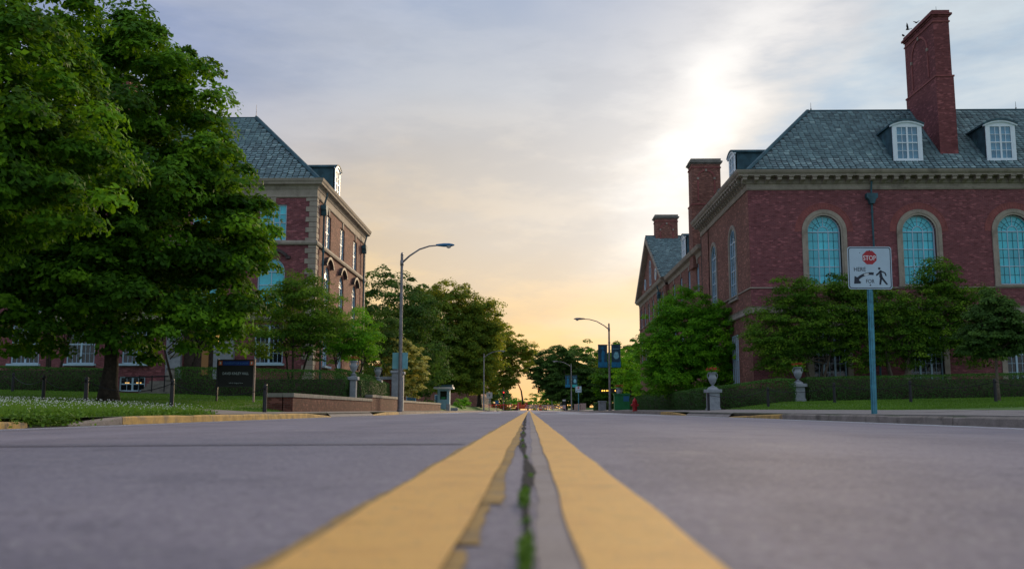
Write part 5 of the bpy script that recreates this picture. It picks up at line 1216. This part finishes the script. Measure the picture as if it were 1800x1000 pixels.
m = MB(); m.box(-6.99, -6.91, 164.94, 164.948, zc_ - .22, zc_ + .22); m.prism([(-7.15, zc_ + .05), (-6.75, zc_ + .05), (-6.75, zc_ + .12), (-7.15, zc_ + .12)], lambda u, w_, d: (u, 164.935 - d, w_), 0, .004); m.build('symbol', 'sign_black', p)
small_sign(-7.0, 205, 1.3, .8, 'blue_paint', 'small blue sign by the left traffic signal'); small_sign(6.9, 222, 3.2, 1.5, 'blue_paint', 'blue street name sign beside the far traffic signal')
# traffic signals
def signal(x, y, side, arm, label):
    z = .1; t = thing('traffic_signal', (x, y, z), label, 'traffic light', 'distant traffic lights showing red'); MB().tube([(x, y, z), (x, y, z + 5.6)], [.12, .09], 8).build('pole', 'galvanised', t); hx = x
    if arm: MB().tube([(x, y, z + 5.4), (x - side * arm, y, z + 5.5)], [.07, .05], 6).build('mast_arm', 'galvanised', t); hx = x - side * arm
    zz = z + (4.9 if arm else 3.6); h = MB().bevbox(hx - .22, hx + .22, y - .2, y + .05, zz - .6, zz + .6, .04).build('signal_head', 'sign_board', t); MB().lathe([(.15, -.02), (.15, .02)], (0, 0, 0), 12)
    m = MB(); m.prism(arc(hx, zz + .35, .15, 0, 340, 14), lambda u, w_, d: (u, y - .21 - d, w_), 0, .03); m.build('red_lens', 'red_light', h); return t
signal(-5.8, 215, -1, 0, 'distant traffic light glowing red left of the lift'); signal(8.0, 240, 1, 5.6, 'distant traffic light hanging from a mast arm over the street'); signal(5.6, 232, 1, 0, 'distant traffic light glowing red right of the barricades')
# boom lift
x, y = -1.4, 200.; z = 0.0; t = thing('boom_lift', (x, y, z), 'orange boom lift parked in the closed street with its boom raised', 'boom lift')
MB().bevbox(x - 1.2, x + 1.2, y - 1.6, y + 1.6, z + .35, z + .95, .1).build('chassis', 'orange_machine', t)
for sx in (-1, 1):
    for sy in (-1, 1): MB().tube([(x + sx * .95, y + sy * 1.2, z + .42), (x + sx * 1.3, y + sy * 1.2, z + .42)], .42, 14).build('wheel', 'black_metal', t)
MB().bevbox(x - 1.1, x - .25, y - 1., y + 1.2, z + .95, z + 1.75, .08).build('engine_cover', 'orange_machine', t); MB().bevbox(x + .35, x + 1.15, y - 1., y + 1.2, z + .95, z + 1.65, .08).build('engine_cover', 'orange_machine', t)
MB().tube([(x + .1, y, z + 1.2), (x - .05, y, z + 2.6), (x - .3, y, z + 4.2)], [.24, .2, .17], 6).build('boom', 'black_metal', t); MB().tube([(x - .28, y, z + 4.1), (x - 1.0, y, z + 5.7)], [.16, .12], 6).build('boom', 'orange_machine', t)
m = MB(); 
for a in (-.5, .5):
    for b in (-.4, .4): m.tube([(x - 1.2 + a, y + b, z + 5.7), (x - 1.2 + a, y + b, z + 6.8)], .03, 5)
m.box(x - 1.7, x - .7, y - .4, y + .4, z + 5.65, z + 5.73); m.box(x - 1.72, x - .68, y - .43, y - .4, z + 6.75, z + 6.82); m.box(x - 1.7, x - .7, y - .42, y - .4, z + 5.75, z + 6.3); m.build('basket', 'orange_machine', t)
# barricades
for i in range(7):
    x = -.2 + i * 1.15; y = 188 + (i % 3) * 3.5; z = RZ(min(x, 6.8)); t = thing('barricade', (x, y, z), ['red and white striped barricade nearest the orange lift', 'second striped barricade right of the orange lift', 'third striped barricade right of the orange lift', 'middle striped barricade of the closed street', 'striped barricade third from the right end', 'striped barricade second from the right end', 'striped barricade at the right end of the row'][i], 'barricade', 'striped barricades closing the street')
    for sx in (-.5, .5): MB().tube([(x + sx, y - .25, z), (x + sx, y, z + 1.15), (x + sx, y + .25, z)], .03, 5).build('leg', 'white_plain', t)
    for zz in (.85, .45):
        b = MB().box(x - .55, x + .55, y - .16, y - .13, z + zz, z + zz + .24).build('board', 'white_plain', t)
        for k in range(4): MB().prism([(x - .5 + k * .27, z + zz + .005), (x - .38 + k * .27, z + zz + .005), (x - .28 + k * .27, z + zz + .235), (x - .40 + k * .27, z + zz + .235)], lambda u, w_, d: (u, y - .162 - d, w_), 0, .006).build('stripe', 'net_red', b)
t = thing('barrel_marker', (2.2, 186, 0), 'orange and white traffic drum between the striped barricades', 'traffic drum'); MB().lathe([(.3, 0), (.28, .4), (.26, .4), (.24, 1.0), (.1, 1.05)], (2.2, 186, -.02), 12).build('drum', 'orange_machine', t); MB().lathe([(.275, .45), (.262, .6)], (2.2, 186, -.02), 12).build('band', 'white_plain', t)
# red safety netting
t = thing('safety_fence', (-4.2, 172, .05), 'red net fence closing off the left side of the street', 'fence')
for i in range(6): xx = -7.4 + i * 1.35; MB().tube([(xx, 172, 0), (xx, 172, 1.3)], .03, 6).build('stake', 'white_plain', t)
m = MB()
for i in range(40):
    xx = -7.4 + i * .17; zz = 1.12 - .12 * math.sin(math.pi * ((xx + 7.4) % 1.35) / 1.35); m.box(xx, xx + .17, 171.98, 172.0, zz - .06, zz + .06)
    if i % 3 == 0: m.prism([(xx, zz - .06), (xx + .3, zz - .06), (xx + .15, zz - .5)], lambda u, w_, d: (u, 171.97 - d, w_), 0, .01)
for zz in (.3, .55): m.box(-7.4, -.6, 171.985, 171.995, zz, zz + .05)
m.build('netting', 'net_red', t)
# birds
def bird(x, y, z, rz, label, wing=.5):
    t = thing('bird', (x, y, z), label, 'bird', 'dark birds by the tall chimney'); t.rotation_euler = (R(-10), R(15), rz); t.scale = (.65,) * 3
    b = MB(); V = []
    o = bpy.data.objects.new('body', MB().tube([(0, -.2, 0), (0, -.1, 0), (0, .02, .01), (0, .12, .02), (0, .17, .03), (0, .23, .02)], [.015, .05, .07, .045, .045, .005], 8).mesh('body', 'bird_black', smooth=True)); COL.objects.link(o); o.parent = t
    for s in (-1, 1):
        m = MB(); P = [(s * .04, .08), (s * .22, .12), (s * .44, .0), (s * .30, -.06), (s * .12, -.08), (s * .04, -.06)]
        m.prism(P if s > 0 else list(reversed(P)), lambda u, w_, d: (u, w_, d + abs(u) * wing), 0, .012); inst('wing', m.mesh('wing', 'bird_black'), t)
    m = MB(); m.prism([(-.02, -.18), (.02, -.18), (.06, -.34), (-.06, -.34)], lambda u, w_, d: (u, w_, d), 0, .01); inst('tail', m.mesh('tail', 'bird_black'), t); return t
bird(23.95, 57, 23.85, R(70), 'lower of two flying birds left of the tall chimney', 1.2); bird(24.5, 57, 24.3, R(200), 'upper of two flying birds left of the tall chimney', .4)
t = thing('bird', (24.42, 58.9, 24.1), 'bird perched on the near left corner of the tall chimney', 'bird', 'dark birds by the tall chimney'); inst('body', MB().tube([(0, -.2, .02), (0, -.08, .08), (0, .05, .16), (0, .12, .24), (0, .18, .25)], [.015, .05, .07, .045, .005], 8).mesh('body', 'bird_black', smooth=True), t)

# ================================================================== distant buildings
def far_block(x0, x1, y0, y1, h, label, side='right', mname='brick_brown'):
    t = thing('brick_building', ((x0 + x1) / 2, y0, 0), label, 'building'); MB().box(x0, x1, y0, y1, -.2, h).build('wall', mname, t)
    MB().box(x0 - .4, x1 + .4, y0 - .4, y1 + .4, h, h + .5).build('roof', 'cap_stone', t)
    n = int((y1 - y0) / 6); xs = x1 if side == 'right' else x0; sg = 1 if side == 'right' else -1; pm = None
    for i in range(n):
        for k in range(int(h // 3.6)):
            yy = y0 + 3 + i * 6; z = 1.4 + k * 3.6; w0 = MB().box(xs - .05, xs + .06, yy - 1, yy + 1, z, z + 1.9).build('window', 'white_paint', t); MB().box(xs + sg * .02 - .05, xs + sg * .02 + .05 + .01, yy - .9, yy + .9, z + .1, z + 1.8).build('pane', 'glass_sky', w0)
    for i in range(int((x1 - x0) / 6)):
        xx = x0 + 3 + i * 6; w0 = MB().box(xx - 1, xx + 1, y0 - .06, y0 + .05, 1.4, 3.3).build('window', 'white_paint', t); MB().box(xx - .9, xx + .9, y0 - .08, y0 - .05, 1.5, 3.2).build('pane', 'glass_sky', w0)
    return t
far_block(-40, -10.5, 200, 262, 9, 'dark brick building glimpsed under the big tree on the left')


# ================================================================== TREES
tree('maple_tree', 'broad green maple with a thick dark trunk on the left lawn', 'tree', -14.35, 32., .27, 5.2,
     [(-14.9, 32, 9.2, 4.2, 4.3, 4.7), (-12.6, 31.8, 7.0, 3.5, 3.6, 3.2), (-16.8, 32, 6.2, 4.8, 4.2, 3.2), (-12.9, 31.5, 3.9, 3.5, 3.2, 2.0), (-17.6, 31.5, 3.7, 3.8, 3.2, 1.9), (-14.0, 32, 11.4, 2.9, 3, 2.5), (-10.5, 32, 5.4, 1.4, 1.8, 2.5)], 760, 190, .72, .20, 'leaf_maple', 21, flat=.62, nl=16, flare=1.55, shell=.42)
tree('maple_tree', 'nearest maple crown filling the upper left corner of the photograph', 'tree', -16.2, 21.5, .34, 5.5,
     [(-14.3, 21.5, 6.6, 4.6, 4.0, 3.4), (-14.6, 21.5, 9.6, 4.0, 3.6, 3.4), (-16.8, 21.5, 5.4, 5, 4, 2.8), (-11.8, 21.3, 5.6, 2.3, 2.4, 1.7)], 640, 200, .62, .17, 'leaf_maple', 22, flat=.62, nl=10, shell=.45)
CR = 'small ornamental trees by the buildings'
tree('crabapple_tree', 'airy small tree with several stems at the corner of the left hall', 'tree', -11.9, 47.2, .10, 3.0,
     [(-11.6, 47, 4.7, 2.3, 2., 2.0), (-12.9, 47, 4.1, 2.2, 1.8, 1.5), (-10.5, 47, 4.3, 1.5, 1.6, 1.7), (-11.7, 47, 6.1, 1.5, 1.3, 1.0)], 330, 90, .5, .12, 'leaf_olive', 31, group=CR, stems=3, nl=6, shell=.2, aspect=.5)
tree('crabapple_tree', 'low feathery tree behind the left hedge, just left of the lamp', 'tree', -9.7, 50, .08, 2.2,
     [(-9.5, 50, 4.2, 1.5, 1.4, 1.5), (-8.7, 50, 3.5, 1.2, 1.2, 1.0), (-10.1, 50, 3.5, 1.2, 1.2, 1.1)], 170, 90, .42, .12, 'leaf_bright', 32, group=CR, stems=2, nl=5, shell=.2, aspect=.45)
tree('evergreen_tree', 'dark narrow conifer behind the left urns', 'tree', -10.4, 66, .15, 3.5, [(-10.4, 66, 3.6, 1.7, 1.6, 2.8), (-10.4, 66, 5.7, 1.1, 1.1, 1.8)], 130, 80, .5, .13, 'leaf_dark', 33, nl=0, shell=.4)
tree('maple_tree', 'shaded understory tree below the left maple, beside the entrance', 'tree', -17.2, 46, .09, 2.6, [(-17.0, 46, 4.6, 2.3, 1.8, 1.3), (-15.3, 46, 4.4, 1.4, 1.4, 1.2)], 110, 70, .5, .12, 'leaf_maple', 34, stems=2, nl=5, shell=.25)
tree('tree', 'small dark tree against the far left wall', 'tree', -24.6, 48, .1, 3.4, [(-24.6, 48, 5.6, 3.3, 2, 1.8)], 110, 70, .6, .13, 'leaf_maple', 35, stems=3, nl=6, shell=.3)
tree('linden_tree', 'dense rounded bright green tree beside the library corner', 'tree', 10.4, 61, .16, 3.0,
     [(10.2, 60.5, 4.6, 2.9, 2.7, 2.4), (10.3, 60.5, 6.4, 2.1, 2., 1.55), (9.0, 60.5, 3.5, 2.0, 2, 2.3), (11.9, 59.8, 4.2, 2.0, 2., 2.6), (10.2, 60, 2.5, 3.0, 2.2, 1.7)], 1000, 110, .42, .125, 'leaf_bright', 41, nl=5, shell=.5, flat=.75, aspect=.55)
tree('crabapple_tree', 'dark green crab apple left of the road sign against the brick wall', 'tree', 15.4, 51, .11, 3.0,
     [(14.9, 50.5, 4.7, 2.4, 1.6, 2.1), (13.0, 50.5, 4.1, 1.7, 1.5, 1.8), (16.6, 50.5, 4.9, 1.8, 1.4, 2.0), (14.6, 50.5, 6.2, 1.6, 1.2, 1.1), (16.6, 50.5, 6.6, .8, .8, 1.1), (13.4, 50.5, 3.0, 1.6, 1.3, 1.2), (18.0, 50.5, 3.6, 1.5, 1.3, 1.5)], 620, 90, .5, .12, 'leaf_olive', 42, group=CR, stems=4, nl=6, shell=.25, aspect=.5, bark='bark_light')
tree('crabapple_tree', 'crab apple right of the road sign with leaning stems and sparse top', 'tree', 19.6, 50.6, .11, 3.0,
     [(19.4, 50.3, 4.8, 2.4, 1.5, 2.1), (21.6, 50.3, 5.0, 2.1, 1.4, 2.0), (21.9, 50.2, 7.0, 1.2, 1.1, 1.3), (18.0, 50.3, 5.4, 1.5, 1.3, 1.7), (23.6, 50.4, 5.0, 1.8, 1.2, 2.1), (20.6, 50.4, 3.6, 1.5, 1.2, 1.3), (24.0, 50.4, 3.4, 1.4, 1.2, 1.3)], 760, 90, .5, .12, 'leaf_olive', 43, group=CR, stems=4, nl=7, shell=.25, aspect=.5, bark='bark_light')
tree('maple_tree', 'slender young maple with a single thin trunk on the right lawn', 'tree', 18.5, 37.6, .075, 2.6,
     [(18.5, 37.6, 3.2, 1.25, 1.2, 1.15), (18.4, 37.6, 4.1, .95, .9, .8), (19.2, 37.6, 2.9, .9, .9, .8), (17.9, 37.6, 2.7, .8, .8, .6)], 260, 90, .3, .12, 'leaf_dark', 44, nl=7, shell=.25, bark='bark_light', flare=1.2)
tree('lilac_tree', 'small tree covered with creamy yellow blossom behind the gate', 'tree', -8.9, 67, .1, 2.2, [(-8.7, 66.5, 3.0, 1.6, 1.5, 1.9), (-9.2, 66.5, 4.1, 1.1, 1.2, 1.0), (-8.2, 66.5, 2.3, 1.1, 1.1, 1.3)], 300, 80, .30, .12, 'leaf_lilac', 51, nl=3, shell=.6)
tree('tree', 'dark tree right behind the left hall', 'tree', -14., 90, .3, 5, [(-14, 88, 9.5, 5, 4, 4.5), (-17, 88, 6, 4, 4, 5), (-10.5, 88, 6, 3, 4, 5.5)], 420, 90, .9, .26, 'leaf_dark', 52, nl=5, shell=.35)
tree('oak_tree', 'largest spreading tree on the left of the street, glowing gold on its street side', 'tree', -14.4, 160., .6, 9.,
     [(-14.1, 158, 14.4, 7.5, 6.8, 7.4), (-18.6, 158, 11.4, 6.9, 6.8, 7.8), (-9.9, 158, 9.9, 5.4, 6, 6.9), (-12.8, 157, 6.9, 6.8, 6, 4.3), (-7.8, 159, 14.4, 3.9, 4.5, 4.2)], 1200, 110, 1.2, .37, 'leaf_oak', 53, flat=.7, nl=10, shell=.35)
tree('oak_tree', 'ragged tree overhanging the street beyond the largest left tree', 'tree', -9.5, 180, .42, 8., [(-7.2, 178, 11.1, 5, 5, 4.3), (-4.1, 178, 12.7, 3.1, 3.6, 2.8), (-7.7, 178, 6, 4.3, 5, 3.4), (-1.7, 178, 9.6, 2.6, 2.6, 2.3), (-3.8, 178, 6.5, 2.4, 2.6, 2.2), (-.4, 178, 11.3, 1.8, 2.4, 1.6)], 460, 80, .95, .34, 'leaf_oak', 54, nl=9, shell=.4)
far = [(31., 215, 14, 11, 'leaf_dark', 'far tree hidden behind the rounded bright tree'), (20., 180, 13.5, 10, 'leaf_maple', 'dark tree right of the near banner lamp'), (9.8, 205, 13.6, 9.0, 'leaf_dark', 'first tree right of the gap at the end of the street'), (14.0, 225, 16, 10.5, 'leaf_maple', 'tall rounded tree in the middle of the far right group'), (19.5, 215, 13, 10.0, 'leaf_oak', 'far tree behind the near banner lamp'), (25., 200, 14.5, 10., 'leaf_maple', 'far tree just left of the rounded bright tree')]
for i, (x, y, h, r_, lm, lab) in enumerate(far):
    R_ = r_ * .62; hh = h
    tree('tree', lab, 'tree', x, y, .35, 6, [(x - .3, y, hh - R_ * .9, R_, R_, R_ * .9), (x - R_ * .5, y, hh * .42, R_ * .85, R_, hh * .3), (x + R_ * .5, y, hh * .40, R_ * .85, R_, hh * .34)], 420, 80, 1.0, .45, lm, 60 + i, nl=5, shell=.45, z0=.1)
tree('tree', 'dark lower tree leaning over the gap beside the boom lift', 'tree', 7.6, 196, .3, 6, [(3.6, 196, 7.6, 3.2, 3, 3.6), (5.6, 196, 5.0, 3.0, 3, 3.4), (1.6, 196, 8.6, 2.8, 2, 2.6), (1.8, 196, 10.8, 2.4, 2, 1.6), (6.0, 196, 11, 3.4, 3, 2.6), (8, 196, 4, 3, 3, 3)], 460, 70, .9, .36, 'leaf_dark', 70, nl=6, shell=.35, z0=.1)
tree('honeylocust_tree', 'lighter green tree behind the near banner lamp', 'tree', 13.4, 125, .2, 4, [(12.9, 125, 5.5, 2.2, 2.2, 3.0), (13.4, 125, 3.4, 2.6, 2.2, 1.6)], 120, 60, .7, .22, 'leaf_bright', 71, nl=3, shell=.4, z0=.1)
tree('shrub', 'light green shrub beside the green box on the right', 'shrub', 10.6, 84, .06, 1, [(10.6, 84, 1.8, 1.3, 1.2, 1.5)], 60, 60, .4, .13, 'leaf_bright', 72, nl=0, shell=.3)
tree('shrub', 'low green shrub below the distant left lamp', 'shrub', -9., 120, .06, .5, [(-8.6, 120, .9, 1.2, 1.2, .7)], 40, 60, .35, .14, 'leaf_bright', 73, nl=0, shell=.3)
tree('tree', 'low sunlit bush at the far end of the street', 'tree', 6., 330, .2, 2, [(2.5, 330, 2.6, 5, 4, 3.2), (-6, 330, 2.0, 4, 4, 2.6), (8, 330, 4.4, 5, 4, 4.4)], 150, 50, 1.2, .55, 'leaf_bright', 74, nl=0, shell=.3, z0=0)
# background woodland masses past the countable trees
for k, (lobes, s_) in enumerate((([(-30, 260, 5, 22, 8, 9), (-14, 300, 4, 8, 6, 7)], 80), ([(42, 255, 6, 22, 8, 10), (60, 180, 6, 18, 8, 9), (18, 320, 5, 10, 6, 7)], 81), ([(-62, 120, 6, 18, 10, 9), (-80, 60, 6, 14, 14, 9)], 82))):
    P, N, tone, C, s = crown_cloud(lobes, 420, 45, 1.7, .6, s_, .6); V, F, tt = leaves(P, N, np.full(len(P), .8), tone, .7, s_); tag(linkmesh('woodland', rawmesh('woodland', V, F, 'leaf_dark', tt)), ['hazy mass of trees far behind on the left', 'mass of trees far behind on the right', 'trees beyond the left hall'][k], 'woodland', kind='stuff')
# hedges
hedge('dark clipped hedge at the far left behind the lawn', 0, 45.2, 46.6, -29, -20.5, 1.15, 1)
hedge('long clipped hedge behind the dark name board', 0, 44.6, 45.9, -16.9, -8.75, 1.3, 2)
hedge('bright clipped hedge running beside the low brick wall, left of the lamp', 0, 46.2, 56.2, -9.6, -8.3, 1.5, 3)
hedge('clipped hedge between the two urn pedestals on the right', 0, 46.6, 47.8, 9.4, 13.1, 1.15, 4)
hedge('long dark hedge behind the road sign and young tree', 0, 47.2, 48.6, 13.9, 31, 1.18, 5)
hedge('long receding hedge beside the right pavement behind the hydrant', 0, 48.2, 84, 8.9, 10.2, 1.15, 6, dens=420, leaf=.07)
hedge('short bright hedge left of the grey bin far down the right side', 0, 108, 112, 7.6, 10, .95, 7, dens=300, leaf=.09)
# grass
grass('grass', 'rough clover verge along the left kerb', (-13.5, -7.1), (9.5, 21.5), 85000, .155, 5, test=lambda x, y: (np.abs(x) > 7.15) & ((y < 13) | (y > 14.05) | (np.abs(x) > 7.2)), width=.005, tone=(.3, 1))
P = []; nfl = 1700
fx = rng.uniform(-12.5, -7.15, nfl); fy = 11 + 10.3 * rng.random(nfl) ** .8
m = MB(); 
for a, b in zip(fx, fy):
    z = T(a, b); h = rng.uniform(.11, .22); r0 = rng.uniform(.008, .015)
    V = [(a - r0, b, z + h), (a, b - r0, z + h), (a + r0, b, z + h), (a, b + r0, z + h), (a, b, z + h + r0 * 1.2), (a, b, z + h - r0)]
    m.add(V, [(0, 1, 4), (1, 2, 4), (2, 3, 4), (3, 0, 4), (1, 0, 5), (2, 1, 5), (3, 2, 5), (0, 3, 5)])
o = m.build('clover_flowers', 'petal_white'); tag(o, 'white clover heads dotted over the left verge', 'clover', kind='stuff')
P = np.stack([rng.uniform(-12.5, -7.02, 14000), rng.uniform(9.5, 21.3, 14000), np.zeros(14000)], 1); P[:, 2] = [T(a, b) + rng.uniform(.01, .09) for a, b in P[:, :2]]
MB().add([(-6.88, 12.9, -.15), (-6.88, 16.2, -.15), (-7.4, 16.2, .02), (-7.4, 12.9, .02)], [(0, 1, 2, 3)]).build('soil', 'earth', kl)
sp_ = np.stack([rng.normal(-7.05, .10, 1800), 13.4 + .55 * rng.normal(size=1800) + .4 * rng.random(1800), rng.random(1800) * .17 - .12], 1); P = np.concatenate([P, sp_])
V, F, tt = leaves(P, unit(rng.normal(size=P.shape) * .6 + np.array([0, 0, 1.])), np.full(len(P), .05), rng.random(len(P)), .9, 8); tag(linkmesh('clover_leaves', rawmesh('clover_leaves', V, F, 'grass_blade', tt)), 'leafy clover and weeds spilling through the broken left kerb', 'clover', kind='stuff')
grass('grass', 'mown grass of the left lawn', (-27, -8.25), (27.1, 45), 60000, .045, 6, width=.010, tone=(.15, .9))
grass('grass', 'mown grass of the right lawn', (9.6, 30), (27, 47), 60000, .05, 7, width=.010, tone=(.1, .85))
grass('grass', 'tufts of grass between right pavement slabs and kerb', (7.0, 9.4), (12, 23), 500, .06, 9, test=lambda x, y: (np.abs(y - 15.7) < .5) & (x < 7.2) | (np.abs((x - 8.3)) < .05) & (np.sin(y * 3) > .6), width=.005, tone=(.4, 1))
print('OBJECTS', len(COL.objects), 'TRIS', sum((len(o.data.loops) - 2 * len(o.data.polygons)) for o in COL.objects if o.type == 'MESH'))
